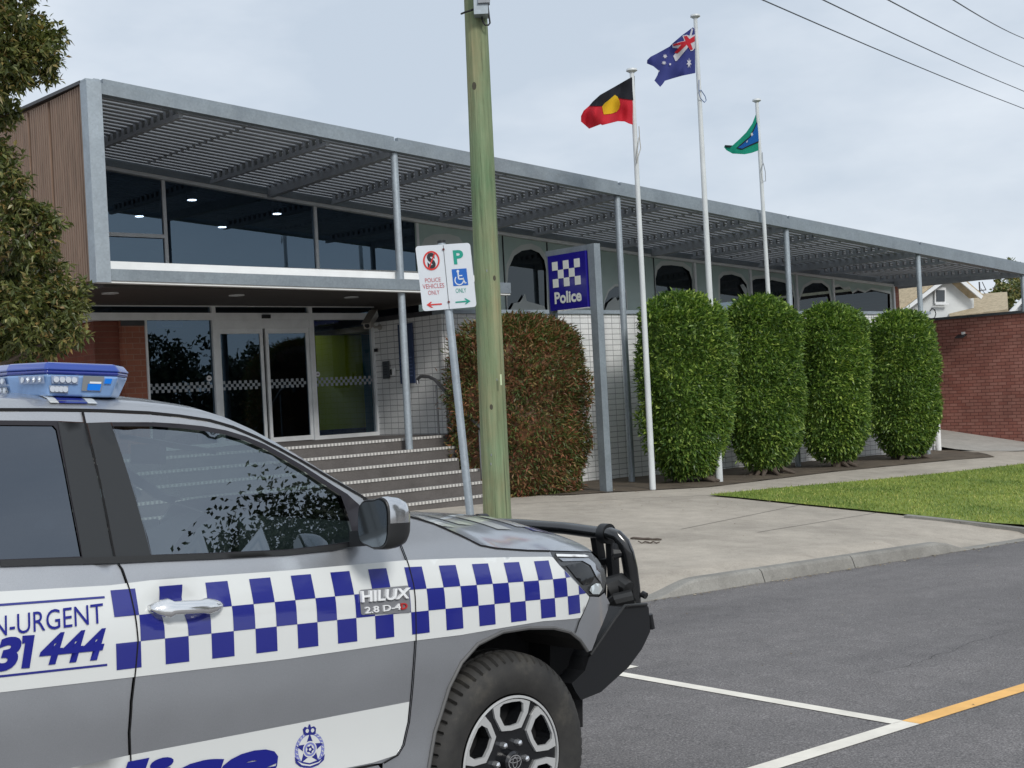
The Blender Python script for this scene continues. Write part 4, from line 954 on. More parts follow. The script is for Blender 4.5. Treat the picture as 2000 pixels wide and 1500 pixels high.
# timber power pole
UPD = 10.3
pb = ond(979, 1160, UPD); pb = np.array([pb[0], pb[1], G(pb[0], pb[1])])
PP = thing('power_pole', 'green treated timber power pole standing by the kerb behind the bonnet', 'power pole', pb)
ptop = ond(928, 0, UPD); up_ = (ptop - ond(972, 1018, UPD)); up_ /= np.linalg.norm(up_); low = ond(972, 1018, UPD)
kz = (pb[2] - .2 - low[2]) / up_[2]; p0 = low + up_ * kz
PB0 = p0.copy(); hh = 9.5; V = []; F = []; na = 40; nz = 90; rng = np.random.default_rng(8)
for i in range(nz + 1):
    z = hh * i / nz; r = .116 - .0055 * z; c = p0 + up_ * z
    for j in range(na):
        a = 2 * math.pi * j / na; rr = r * (1 + .012 * math.sin(3 * a + z * .7) + .006 * math.sin(11 * a + z * 2.3)) + (rng.random() - .5) * .0012; V.append((c[0] + math.cos(a) * rr, c[1] + math.sin(a) * rr, c[2]))
for i in range(nz):
    for j in range(na): F.append((i * na + j, i * na + (j + 1) % na, (i + 1) * na + (j + 1) % na, (i + 1) * na + j))
F.append(tuple(nz * na + j for j in range(na)))
obj('pole', V, F, POLE, PP, True)
def pd2(px, py, dd=0): return ond(px, py, UPD - .12 + dd)
mb = MB(); a = pd2(939, 20, .0); mb.beam(pd2(940, 32), pd2(938, -40), RT * .055, FW * .07); mb.build('junction_box', GALVL, PP)
mb = MB(); mb.beam(pd2(945, 8, -.05), pd2(948, -40, -.05), RT * .045, FW * .04); mb.build('box_lid', GALVD, PP)
mb = MB(); mb.tube([pd2(941, 33), pd2(943, 42), pd2(948, 49), pd2(954, 49), pd2(957, 45), pd2(955, 30), pd2(952, 5), pd2(952, -40)], .007, 8); mb.tube([pd2(901, 27, .05), pd2(908, 24), pd2(918, 21, -.02), pd2(929, 17)], .008, 8); mb.build('cable', RUB, PP, smooth=True)
mb = MB(); mb.beam(pd2(978, 731, -.03), pd2(979, 752, -.03), RT * .006, FW * .003); mb.build('marker_tag', plain('pale tag', (.55, .65, .40), .5), PP)
mb = MB(); rngp = np.random.default_rng(12)
for z_, a_ in ((1.9, 3.9), (4.4, 3.6), (2.9, 4.6)):
    r_ = .116 - .0055 * z_; c_ = PB0 + up_ * z_ + np.array([math.cos(a_) * r_, math.sin(a_) * r_, 0]); o_ = np.array([math.cos(a_), math.sin(a_), 0]); mb.tube([c_ - o_ * .004, c_ + o_ * .0015], .011 + rngp.random() * .008, 10, sq=1.7)
mb.build('knots', plain('dark knot', (.07, .065, .045), .9), PP)
mb = MB()
for z_, a_ in ((1.45, 3.7), (1.52, 3.75), (2.1, 4.4), (2.95, 4.0)):
    r_ = .118 - .0055 * z_; c_ = PB0 + up_ * z_ + np.array([math.cos(a_) * r_, math.sin(a_) * r_, 0]); mb.beam(c_, c_ + np.array([0, 0, .018]), (.002, 0, 0), (0, .003, 0))
mb.build('staples', GALVD, PP)
# parking sign
SD = 9.75
PS = thing('parking_sign', 'white parking sign for police vehicles and disabled parking on leaning steel post', 'sign', ond(930, 1180, SD) * [1, 1, 0] + [0, 0, G(*ond(930, 1180, SD)[:2])])
yaw = .12
def sg(px, py, off=0.0): return ond(px, py, SD + (px - 870) * SD / FPX * -yaw - off)
SGW = plain('white sign face', (.66, .70, .74), .35, var=.03, sc=6); SRED = plain('sign red', (.62, .035, .03), .4); SGRN = plain('sign green', (.01, .30, .22), .4); SBLU = plain('sign blue', (.01, .12, .48), .4); STXT = plain('sign faded red', (.50, .12, .14), .4); SBLK = plain('sign black', (.02, .02, .025), .4)
def rr(quad, rad, n=6):  # rounded quad in pixel space, corners UL UR LR LL
    out = []; q = [np.array(p, float) for p in quad]
    for i in range(4):
        p = q[i]; a = q[i - 1] - p; b = q[(i + 1) % 4] - p; a = a / np.linalg.norm(a) * rad; b = b / np.linalg.norm(b) * rad
        for k in range(n + 1):
            t = k / n; out.append(tuple(p + a * (1 - t) ** 2 + b * t ** 2))
    return out
mb = MB(); mb.prism(rr([(811, 481), (918, 474), (931, 599), (826, 608)], 7), lambda x, y: sg(x, y, 0), lambda x, y: sg(x, y, -.004)); mb.build('sign_plate', SGW, PS)
mb = MB(); pa, pb_, pc = sg(862, 470, -.04), sg(880, 610, -.04), sg(921, 1030, -.04); dpp = (pc - pa) / np.linalg.norm(pc - pa); gz = G(pc[0], pc[1]); kk = (gz - .1 - pa[2]) / dpp[2]
mb.tube([pa + dpp * .02, pa + dpp * kk], .030, 18); mb.build('post', GALVL, PS, smooth=True)
mb = MB(); mb.tube([pa + dpp * .0, pa + dpp * .02], .032, 18); mb.build('post_cap', BLACKP, PS)
def sgt(n, b, q, m, **k): return lettering(n, b, q, lambda x, y: sg(x, y, .0025), m, PS, **k)
def sq(x0, y0, x1, y1):  # sign-aligned quad from upright-ish pixel box (LL, LR, UR, UL) following the lean of the sign
    k = 13.5 / 126; sl = -7.5 / 107
    def T(x, y, xr, yr): return (x, y)
    h = y1 - y0
    return [(x0, y1), (x1, y1 + (x1 - x0) * sl), (x1 - h * k, y0 + (x1 - x0) * sl), (x0 - h * k, y0)]
sgt('lettering', 'POLICE', sq(830.5, 543.8, 861, 551.8), STXT); sgt('lettering', 'VEHICLES', sq(826, 555.5, 868, 564.5), STXT); sgt('lettering', 'ONLY', sq(836.5, 567.8, 859, 576.2), STXT)
sgt('lettering', 'P', sq(887, 489, 906.5, 516.5), SGRN, offset=.035); sgt('lettering', 'ONLY', sq(890.5, 563.5, 911, 572.3), SGRN)
sgt('lettering', 'S', sq(836, 494.5, 852, 525.5), SBLK, offset=.05)
def flat(name, polys, fn, mat, par, sp=50):
    V = []; F = []
    for p in polys:
        v, f = cdt(p, sp); n = len(V); V += [fn(*q) for q in v]; F += [tuple(i + n for i in q) for q in f]
    return obj(name, V, F, mat, par)
def ring(cx, cy, rx_, ry_, t, n=40, rot=0):
    return [(cx + math.cos(2 * math.pi * i / n) * rx_, cy + math.sin(2 * math.pi * i / n) * ry_) for i in range(n)], [(cx + math.cos(2 * math.pi * i / n) * (rx_ - t), cy + math.sin(2 * math.pi * i / n) * (ry_ - t)) for i in range(n)]
def ringflat(name, cx, cy, rx_, ry_, t, fn, mat, par):
    o_, i_ = ring(cx, cy, rx_, ry_, t); n = len(o_); V = [fn(*p) for p in o_ + i_]; F = [(k, (k + 1) % n, n + (k + 1) % n, n + k) for k in range(n)]; return obj(name, V, F, mat, par)
s3 = lambda x, y: sg(x, y, .0035); s2 = lambda x, y: sg(x, y, .0025); s4 = lambda x, y: sg(x, y, .0045)
ringflat('no_stopping_ring', 842.5, 509, 16.2, 19, 3.2, s3, SRED, PS)
def seg(a, b, t): 
    a, b = np.array(a, float), np.array(b, float); d = (b - a) / np.linalg.norm(b - a); n_ = np.array([-d[1], d[0]]) * t / 2; return [tuple(a + n_), tuple(b + n_), tuple(b - n_), tuple(a - n_)]
flat('slash', [seg((849, 494), (838, 524), 2.6)], s4, SRED, PS)
flat('blue_panel', [[(882, 526), (911, 524), (914.5, 556.5), (885.5, 559)]], s2, SBLU, PS)
flat('wheelchair_symbol', [seg((894.5, 533), (896, 545), 2.6), seg((895.2, 538.5), (903, 538), 2.0), seg((896, 545), (905, 544.5), 2.6), seg((904.5, 544), (908.5, 553), 2.4), seg((907.5, 553), (911, 551.8), 2.0), [(894.2 + 2.6 * math.cos(t), 530 + 3 * math.sin(t)) for t in np.linspace(0, 6.28, 14)[:-1]]], s3, SGW, PS)
V = []; F = []; n = 26
for i in range(n):
    t = math.radians(-30 + 250 * i / (n - 1)); 
    for r_ in (9.4, 7.4): V.append(s3(897 + r_ * math.cos(t), 547 + r_ * 1.08 * math.sin(t)))
for i in range(n - 1): F.append((2 * i, 2 * i + 2, 2 * i + 3, 2 * i + 1))
obj('wheelchair_wheel', V, F, SGW, PS)
flat('arrow', [[(833, 595.5), (841, 589.5), (844, 589.5), (840, 594), (863, 592.2), (863, 595), (840.5, 596.6), (846, 600.5), (842.5, 601)]], s3, SRED, PS)
flat('arrow', [[(918, 588), (909, 583), (912, 583), (906.5, 583), (911, 587), (889, 589), (889, 591.6), (911.5, 589.8), (907, 594), (911, 593.6)][::-1]], s3, SGRN, PS) if False else flat('arrow', [[(919, 588), (909.5, 582.5), (906.5, 583), (911.5, 587), (889.5, 589), (889.5, 591.6), (911.8, 589.8), (907.5, 594.3), (910.5, 594)]], s3, SGRN, PS)
flat('centre_line', [seg((865.5, 479), (877.5, 603), .9)], s2, SBLK, PS)
for p in ((866, 487), (876.5, 589.5)):
    mb = MB(); mb.tube([sg(*p), sg(*p, .008)], .009, 10); mb.build('bolt', plain('rusty bolt', (.12, .03, .03), .7), PS)
# police sign
rb = gp(1184, 961); UPS = rb[0]
PG = thing('police_sign', 'blue and white illuminated police sign in galvanised frame beside the red shrub', 'sign', rb)
def ps(px, py, off=0.0): return onu(px, py, UPS - .02 - off)
wr = rb[1]; ztop = ps(1158, 476)[2]; wl2 = ps(1068, 500)[1] + .0
print('police sign', rb, ztop, wl2)
mb = MB(); mb.box(UPS - .07, UPS + .07, wr - .08, wr + .07, rb[2] - .1, ztop); mb.build('right_post', GALV, PG)
wlp = onu(1082, 630, UPS)[1]
mb = MB(); mb.box(UPS - .05, UPS + .05, wlp - .05, wlp + .05, G(UPS, wlp) - .1, ztop - .09); mb.build('left_post', GALV, PG)
mb = MB(); mb.box(UPS - .06, UPS + .06, wr + .072, wlp + .06, ztop - .10, ztop - .001); mb.build('top_bar', GALV, PG)
SBD = plain('police sign blue', (.012, .008, .20), .25, coat=.3); SWT = plain('police sign white', (.66, .68, .64), .4)
q = [ps(1070, 505, .09), ps(1151, 488, .09), ps(1156, 600, .09), ps(1075, 608, .09)]
wa, wb_ = q[3][1], q[2][1]; z0_ = ps(1075, 608, .09)[2]; z1_ = ps(1070, 501, .09)[2]
print('psign', wa, wb_, z0_, z1_, wr, wlp)
wmax = max(wa, q[0][1]); wmin = min(wb_, q[1][1])
mb = MB(); mb.box(UPS - .11, UPS + .10, wr + .09, wmax, z0_, z1_); pan = mb.build('light_box', SBD, PG)
def psf(s, t, off=0.0): return (UPS - .112 - off, wmax + (wr + .09 - wmax) * s, z0_ + (z1_ - z0_) * t)   # s left-right, t bottom-top
mb = MB()
for r_, row in enumerate(['101', '010', '101']): pass
Wd = wmax - wr - .09; Ht = z1_ - z0_
def rect(mb, s0, s1, t0, t1): mb.hexa([psf(s0, t0), psf(s1, t0), psf(s1, t0, .004), psf(s0, t0, .004), psf(s0, t1), psf(s1, t1), psf(s1, t1, .004), psf(s0, t1, .004)])
cw = .148; ch = .155
for r_ in range(3):
    for c_ in range(5):
        if (r_ + c_) % 2 == 0: rect(mb, .115 + c_ * cw, .115 + (c_ + 1) * cw, .88 - (r_ + 1) * ch, .88 - r_ * ch)
mb.build('checker_squares', SWT, pan)
lettering('lettering', 'Police', [(.14, .115), (.86, .115), (.86, .33), (.14, .33)], lambda x, y: psf(x, y, .004), SWT, pan, offset=.035)
# debris on the pavement
DB = MB(); rng = np.random.default_rng(2)
for a, b, wd_ in (((1232, 1053), (1292, 1056), .03), ((1248, 1061), (1288, 1062), .018)):
    A, Bq = gp(*a), gp(*b); k = 7; pts = [A + (Bq - A) * i / k + np.array([0, 0, .012]) + rng.normal(0, .006, 3) for i in range(k + 1)]; DB.tube(pts, [wd_ * (.5 + .5 * math.sin(math.pi * (i + .5) / (k + 1))) for i in range(k + 1)], 8, sq=.5)
o = DB.build('bark_strip', BARK, smooth=True, loc=gp(1260, 1056)); tag(o, 'dark strips of fallen bark lying on the concrete past the bull bar', 'bark')
# ================================================================== POLICE UTILITY VEHICLE
TC = math.radians(47.0); PIT = math.radians(3.8)
A0 = FW * math.cos(TC) + RT * math.sin(TC); CN = np.array([-A0[1], A0[0], 0.0])
CX = A0 * math.cos(PIT) - np.array([0, 0, 1.0]) * math.sin(PIT); CZ = np.cross(CX, CN)
CD_ = ray(1010, 1490) * 4.6; CO = CAM + CD_
CW = 1.80
def cw3(X, Y, Z): return CO + CX * X + CN * Y + CZ * Z
DENT = None
def ys(x, z):
    y = 0.0
    if z < -.15: y += (-.15 - z) ** 2 * .6
    if z > .35: y += (min(z, .775) - .35) ** 2 * .22
    if z > .60: y += (min(z, .775) - .60) ** 2 * 1.1
    if z > .775: y += (z - .775) * .33
    if x > .15: y += (x - .15) ** 2 * .55
    if .60 < z < .80: y += .006 * math.sin((z - .60) / .2 * math.pi) ** 2      # shallow shoulder crease
    if z < .40 and z > -.05: y += .012 * math.sin((z + .05) / .45 * math.pi) ** 2
    if DENT is not None:
        for k_, (xd, zd) in enumerate(DENT):
            q = ((x - xd) / .085) ** 2 + ((z - zd) / .042) ** 2
            if q < 4: y += .020 * math.exp(-q * q * .9)
    return y
def unp(px, py, off):
    r = ray(px, py); t = (CN @ CD_ + off) / (CN @ r); q = r * t - CD_
    return float(q @ CX), float(q @ CZ)
def sp(px, py, base=0.0):
    off = 0
    for i in range(14):
        X, Z = unp(px, py, off + base); off = ys(X, Z)
    return (X, Z)
def near(off=0.0): return lambda x, z: cw3(x, ys(x, z) - off, z)
def far(off=0.0): return lambda x, z: cw3(x, CW - ys(x, z) + off, z)
root_xy = cw3(-1.5, .9, 0)
CAR = thing('police_vehicle', 'silver police pickup with blue and white chequered band and black bull bar', 'police car', (root_xy[0], root_xy[1], G(root_xy[0], root_xy[1])))
def paint(name, c, rough=.32, metal=.75, flake=True):  # coated car paint with faint road dust
    m, nt, b = NT(name); b.inputs['Base Color'].default_value = col4(c); b.inputs['Metallic'].default_value = metal; b.inputs['Roughness'].default_value = rough
    b.inputs['Coat Weight'].default_value = 1.0; b.inputs['Coat Roughness'].default_value = .09 if flake else .04
    if flake:
        nt.links.new(ramp(nt, noise(nt, 900, 2, .5), [(.35, tuple(q * .9 for q in c)), (.65, tuple(q * 1.1 for q in c))]), b.inputs['Base Color'])
        d = ramp(nt, noise(nt, 3.0, 7, .7), [(.35, (rough, rough, rough)), (.75, (rough + .13,) * 3)]); nt.links.new(d, b.inputs['Roughness'])
    return m
SILV = paint('silver car paint', (.41, .425, .45), .36); VWH = paint('white vinyl', (.66, .68, .67), .35, 0, False); VBL = paint('blue vinyl', (.010, .015, .205), .35, 0, False)
BLK = plain('gloss black trim', (.010, .011, .012), .18, spec=.6, coat=.5); BLKM = plain('satin black trim', (.022, .023, .024), .4, spec=.4, bmp=.08, bsc=300)
CHR = plain('chrome', (.80, .81, .82), .12, .85); GAP = plain('panel gap', (.004, .004, .005), .9)
SGLS = glassmat('tinted side glass', (.25, .315, .30), (.58, .65, .73), 0.0, 1.5, 0, .30); RGLS = glassmat('privacy glass', (.03, .035, .04), (.55, .62, .72), 0.0, 1.5, 0, .22); WGLS = glassmat('windscreen glass', (.70, .78, .76), (1, 1, 1), 0, 1.45)
SEAL = plain('window seal', (.012, .010, .014), .35)
def PX(L_, base=0): return [sp(a, b, base) for a, b in L_]
ARCH = [(836, 1500), (848, 1430), (860, 1394), (876, 1342), (900, 1294), (932, 1258), (980, 1234), (1032, 1226), (1080, 1226), (1112, 1234), (1132, 1250), (1146, 1271)]
GAPF = [(778, 1052), (796, 1102), (806, 1142), (810, 1190), (811, 1250), (807, 1310), (802, 1370), (798, 1410), (788, 1454), (776, 1474), (748, 1490)]
FTOP = [(1074, 1076), (1030, 1075), (971, 1071), (938, 1065), (916, 1054), (893, 1043), (866, 1031), (845, 1022), (815, 1013), (787, 1006)]
HLB = [(1074, 1076), (1079, 1088), (1092, 1103), (1114, 1125), (1136, 1149), (1151, 1164)]
arch = PX(ARCH)
hdl = sp(352, 1184); DENT = [hdl]
def both(name, poly, sp_, mat, par=CAR, off=0.0, holes=(), thick=True):
    a = panel(name, poly, sp_, near(off), mat, par, holes, True); b = panel(name, poly, sp_, far(off), mat, par, holes, True); 
    return a, b
def arc_pts(cx, r, z0=-.02, n=14): return [(cx + r * math.cos(t), z0 + r * math.sin(t)) for t in np.linspace(0, math.pi, n)]
gapf = PX(GAPF)
fend = gapf + [(-.60, -.02), (-.46, -.10), (arch[0][0] - .02, -.12)] + [(arch[0][0] - .01, -.05)] + arch + PX([(1123, 1236), (1130, 1214), (1142, 1188), (1151, 1165)]) + PX(HLB)[::-1][1:-1] + PX(FTOP)
both('front_wing', fend, .03, SILV)
dr = PX([(228, 1097), (238, 1112), (251, 1150), (262, 1200), (268, 1250), (263, 1310), (256, 1370), (252, 1430), (254, 1490)])
gz = lambda L_, d: [(x + d, z) for x, z in L_]
beltF = PX([(692, 1068), (650, 1075), (560, 1083), (380, 1091), (228, 1099)])
fdoor = gz(dr, .004) + [(dr[-1][0] + .01, .10), (-.62, .095)] + gz(gapf[::-1], -.004) + PX([(770, 1045), (740, 1050), (705, 1060)]) + beltF[:-1]
FD, FD2 = both('front_door', fdoor, .03, SILV)
xr = dr[0][0]
rdoor = gz(dr[::-1], -.004) + [(xr - .2, .80), (-2.42, .80), (-2.47, .6), (-2.50, .35), (-2.62, .30), (-2.62, .12), (-2.5, .09), (dr[-1][0] - .01, .09)]
RD, RD2 = both('rear_door', rdoor, .04, SILV)
both('rocker_panel', [(-2.66, .085), (-.60, .088), (-.50, -.05), (-.47, -.13), (-2.72, -.13), (-2.74, .085)], .08, SILV)
tray = [(-2.44, .80), (-4.28, .78), (-4.32, .3), (-4.30, .05), (-3.60, .0), (-3.57, -.02)] + [(-3.085 - x, z) for x, z in arc_pts(0, .47)][::1] 
tray = [(-2.44, .80), (-2.49, .6), (-2.52, .355), (-2.64, .305), (-2.64, .10), (-2.60, -.02)] + [(-3.085 + .47 * math.cos(t), .47 * math.sin(t)) for t in np.linspace(0, math.pi, 14)] + [(-3.60, .0), (-4.30, .05), (-4.32, .3), (-4.28, .79)]
both('tray_side', tray[::-1], .09, SILV)
# dark structure behind the panel gaps and inside the arches
mb = MB()
def cbox(mb, x0, x1, y0, y1, z0, z1, m=0): mb.hexa([cw3(x0, y0, z0), cw3(x1, y0, z0), cw3(x1, y1, z0), cw3(x0, y1, z0), cw3(x0, y0, z1), cw3(x1, y0, z1), cw3(x1, y1, z1), cw3(x0, y1, z1)], m)
cbox(mb, -2.6, -.55, .045, CW - .045, -.12, .10); cbox(mb, -2.5, -.47, .075, .12, .10, .74); cbox(mb, -2.5, -.47, CW - .12, CW - .075, .10, .77)
cbox(mb, -.42, .50, .38, CW - .38, -.12, .62); cbox(mb, -4.25, -3.6, .06, CW - .06, 0, .3); cbox(mb, -2.6, -3.55 + .3, .38, CW - .38, -.1, .35); cbox(mb, .42, .60, .26, CW - .26, .0, .50)
cbox(mb, -4.25, -2.65, .07, .13, .3, .77); cbox(mb, -4.25, -2.65, CW - .13, CW - .07, .3, .77); cbox(mb, -4.25, -2.65, .13, CW - .13, .30, .34); cbox(mb, -4.27, -4.2, .07, CW - .07, .3, .77)
mb.build('chassis', GAP, CAR)
LIN = plain('arch liner', (.012, .011, .010), .8, var=.3, sc=12)
for sgn in (0, 1):
    for pts in (arch, [(-3.085 + .47 * math.cos(t), .47 * math.sin(t)) for t in np.linspace(0, math.pi, 14)]):
        V = []; F = []
        for x, z in pts:
            for yy in (ys(x, z) + .004, .40):
                V.append(cw3(x, CW - yy if sgn else yy, z))
        for i in range(len(pts) - 1): F.append((2 * i, 2 * i + 1, 2 * i + 3, 2 * i + 2))
        obj('arch_liner', V, F, LIN, CAR)
# arch lip
for fn in (near, far):
    V = []; mbp = MB(); pts = [fn(.003)(x, z) for x, z in arch]; mbp.tube(pts, .007, 6); mbp.build('arch_lip', plain('arch edge', (.10, .10, .10), .6), CAR, smooth=True)
# shut lines
def seam(pl, off=.0012, wdt=.0042, par=CAR, name='shut_line', fn=near):
    pts = []
    for i in range(len(pl) - 1):
        for k in range(4): t = k / 4; pts.append((pl[i][0] * (1 - t) + pl[i + 1][0] * t, pl[i][1] * (1 - t) + pl[i + 1][1] * t))
    pts.append(pl[-1]); V = []; F = []
    for i, p in enumerate(pts):
        a = pts[max(0, i - 1)]; b = pts[min(len(pts) - 1, i + 1)]; d = np.array([b[0] - a[0], b[1] - a[1]]); d /= np.linalg.norm(d) + 1e-9; n_ = np.array([-d[1], d[0]]) * wdt / 2
        V += [fn(off)(p[0] + n_[0], p[1] + n_[1]), fn(off)(p[0] - n_[0], p[1] - n_[1])]
    for i in range(len(pts) - 1): F.append((2 * i, 2 * i + 2, 2 * i + 3, 2 * i + 1))
    return obj(name, V, F, GAP, par)
seam(gapf, .0056, .0045); seam(dr, .0056, .0045); seam([(x, z) for x, z in PX([(1123, 1236), (1130, 1214), (1142, 1188), (1151, 1165)])], .004, .004); seam(gapf, .0042, .006, fn=far); seam(dr, .0042, .006, fn=far)
seam(PX(FTOP), .003, .006)
seam([(-.62, .093), (-1.4, .095), (-2.5, .088)], .004, .007)
# ---- vinyl band and chequers
def lerpz(z0, z1, x0, x1): return lambda x: z0 + (z1 - z0) * (x - x0) / (x1 - x0)
bandTop = PX([(-60, 1160), (0, 1155), (213, 1143), (294, 1133), (560, 1114), (792, 1094), (900, 1090), (1000, 1088), (1072, 1087), (1078, 1088)])
hl_edge = PX([(1080, 1090), (1091, 1104), (1112, 1126), (1134, 1149), (1150, 1166)])
bandBot = PX([(1148, 1172), (1143, 1186), (1132, 1207), (1060, 1213), (980, 1226), (900, 1240), (810, 1251), (560, 1287), (270, 1321), (0, 1352), (-60, 1360)])
bt = [(-2.42, bandTop[0][1])] + bandTop + hl_edge + bandBot + [(-2.42, bandBot[-1][1])]
panel('white_band', bt, .025, near(.0030), VWH, CAR); panel('white_band', bt, .05, far(.0030), VWH, CAR)
zc1 = sp(215, 1152)[1]; 
zA = [sp(100 * 0 + 236, 1151)[1], sp(740, 1110)[1], sp(1060, 1095)[1]]; zB = [sp(240, 1307)[1], sp(740, 1247)[1], sp(1100, 1202)[1]]; xA = [sp(236, 1151)[0], sp(740, 1110)[0], sp(1060, 1095)[0]]
print('checks z', xA, zA, zB)
topz = lambda x: float(np.interp(x, xA, zA)); botz = lambda x: float(np.interp(x, xA, zB))
# column edges of the top row measured on the door and wing
te = [214, 259, 308, 353, 400, 444, 486, 528, 569, 609, 646, 685, 720, 758, 793, 828, 861, 893, 927, 957, 987, 1015, 1043, 1070]
xe = [sp(p, float(np.interp(p, [214, 740, 1070], [1152, 1113, 1096])))[0] for p in te]
print('edges', [round(b - a, 3) for a, b in zip(xe[:-1], xe[1:])])
sx_ = (xe[-1] - xe[0]) / (len(xe) - 1); ce = [xe[0] + sx_ * i for i in range(len(xe) + 4)]
hlp = bandTop + hl_edge + bandBot
def checks(fn, name):
    V = []; F = []
    for i in range(len(ce) - 1):
        for r_ in range(3):
            if (i + r_) % 2: continue
            x0, x1 = ce[i], ce[i + 1]; n = 4; base = len(V); pts = []
            z0f = lambda x: topz(x) + (botz(x) - topz(x)) * (r_ + 1) / 3; z1f = lambda x: topz(x) + (botz(x) - topz(x)) * r_ / 3
            quad = [(x0, z0f(x0)), (x1, z0f(x1)), (x1, z1f(x1)), (x0, z1f(x0))]
            if i > 20:
                if not all(inside(q, hl_clip) for q in quad):
                    if not any(inside(q, hl_clip) for q in quad): continue
                    qq = clip(quad, hl_clip)
                    if len(qq) < 3: continue
                    v, f = cdt(qq, .04); b0 = len(V); V += [fn(x, z) for x, z in v]; F += [tuple(k + b0 for k in q) for q in f]; continue
            for a in range(n + 1):
                for b in range(n + 1):
                    x = x0 + (x1 - x0) * a / n; z = z0f(x) + (z1f(x) - z0f(x)) * b / n; V.append(fn(x, z))
            for a in range(n):
                for b in range(n): k = base + a * (n + 1) + b; F.append((k, k + n + 1, k + n + 2, k + 1))
    return obj(name, V, F, VBL, CAR, True)
def clip(poly, cl):   # keep the sampled outline of poly that lies inside cl, then close along cl (approximate by grid hull)
    c = [p for p in resamp(poly, .006) if inside(p, cl)] + [p for p in resamp(cl, .006) if inside(p, poly)]
    if len(c) < 3: return []
    m = np.mean(c, axis=0); c.sort(key=lambda p: math.atan2(p[1] - m[1], p[0] - m[0])); return c
hl_clip = [(bt[0][0], bt[0][1])] + bandTop + hl_edge + PX([(1147, 1172), (1141, 1188), (1133, 1205)]) + bandBot[3:]
checks(near(.0048), 'chequered_band'); checks(far(.0048), 'chequered_band')
def lowz(x): return float(np.interp(x, [-1.9, sp(250, 1475)[0], sp(500, 1428)[0], sp(800, 1370)[0]], [.235, sp(250, 1475)[1], sp(500, 1428)[1], sp(800, 1370)[1]]))
g2 = [q for q in gapf if q[1] < lowz(-.48)]
lw = [(-2.45, lowz(-1.9) - .03), (-1.9, lowz(-1.9)), (-1.47, lowz(-1.47)), (-1.1, lowz(-1.1)), (-.8, lowz(-.8)), (sp(800, 1370)[0] - .006, lowz(-.485))] + gz(g2, -.007)[:-1] + [(-.62, .10), (-2.45, .10)]
panel('lower_white_band', lw, .07, near(.0018), VWH, CAR); panel('lower_white_band', lw, .07, far(.0018), VWH, CAR)
VBT = plain('blue lettering vinyl', (.012, .016, .21), .55, spec=.2)
def clet(body, q, off=.0066, m=VBT, **k): return lettering('lettering', body, q, lambda px, py: near(off)(*sp(px, py)), m, CAR, **k)
clet('NON-URGENT', [(-86, 1253), (200.5, 1216), (198.5, 1177), (-86, 1213)], off=.0075, offset=.0)
clet('3', [(-20, 1313), (34, 1308), (42, 1241), (-10, 1246)], offset=.05, shear=.15)
for dx_, dy_ in ((0, 0), (-82, 9.5)): flat('lettering', [[(42 + dx_, 1241 + dy_), (66 + dx_, 1239.5 + dy_), (56 + dx_, 1304 + dy_), (39.5 + dx_, 1305 + dy_), (47 + dx_, 1255 + dy_), (41 + dx_, 1257 + dy_)]], lambda x, y: near(.0066)(*sp(x, y)), VBT, CAR, 20)
clet('444', [(73, 1300), (201, 1287), (205, 1226), (78, 1238)], offset=.035, shear=.22)
for a, b in (((-80, 1187), (203, 1166)), ((-80, 1329), (208, 1298))):
    p = [sp(a[0] + (b[0] - a[0]) * t, a[1] + (b[1] - a[1]) * t) for t in np.linspace(0, 1, 6)]; o = seam(p, .0048, .006, name='blue_rule'); o.data.materials.clear(); o.data.materials.append(VBL)
clet('Police', [(-30, 1628), (541, 1519), (541, 1431), (-30, 1540)], offset=.045, shear=.18)
# badge
BG = plain('badge plate', (.20, .205, .22), .4, .2); BCH = plain('bright badge metal', (.86, .87, .88), .3, .2)
bp = lambda off: (lambda px, py: near(off)(*sp(px, py)))
v, f = cdt(rr([(699, 1152), (796, 1143), (800, 1196), (703, 1201)], 5), 20)
obj('badge_plate', [bp(.0065)(*p) for p in v], f, BG, CAR)
def raised(body, q, m, h=.010, **k):
    v, f = glyphs(body, **k); x0 = min(p[0] for p in v); x1 = max(p[0] for p in v); y0 = min(p[1] for p in v); y1 = max(p[1] for p in v)
    P_ = [quadmap(q, (p[0] - x0) / (x1 - x0), (p[1] - y0) / (y1 - y0)) for p in v]; n = len(v)
    E_ = {}
    for q_ in f:
        for i in range(len(q_)):
            a, b = q_[i], q_[(i + 1) % len(q_)]; E_[(a, b)] = E_.get((a, b), 0) + 1
    bd = [(a, b) for (a, b) in E_ if (b, a) not in E_]
    V = [bp(.0065 + h)(*p) for p in P_] + [bp(.0065)(*p) for p in P_]; F = list(f) + [(a, b, b + n, a + n) for a, b in bd]
    return obj('badge_lettering', V, F, m, CAR)
raised('HILUX', [(702, 1176), (793, 1168), (797, 1147), (700, 1154)], BCH, offset=.02); raised('2.8 D-4', [(710, 1198), (779, 1190), (778, 1178), (709, 1185)], BCH, h=.006, offset=.01); raised('D', [(780, 1190), (792, 1188.5), (791, 1176.5), (779, 1178)], plain('red badge', (.45, .03, .03), .3), h=.006, offset=.02)
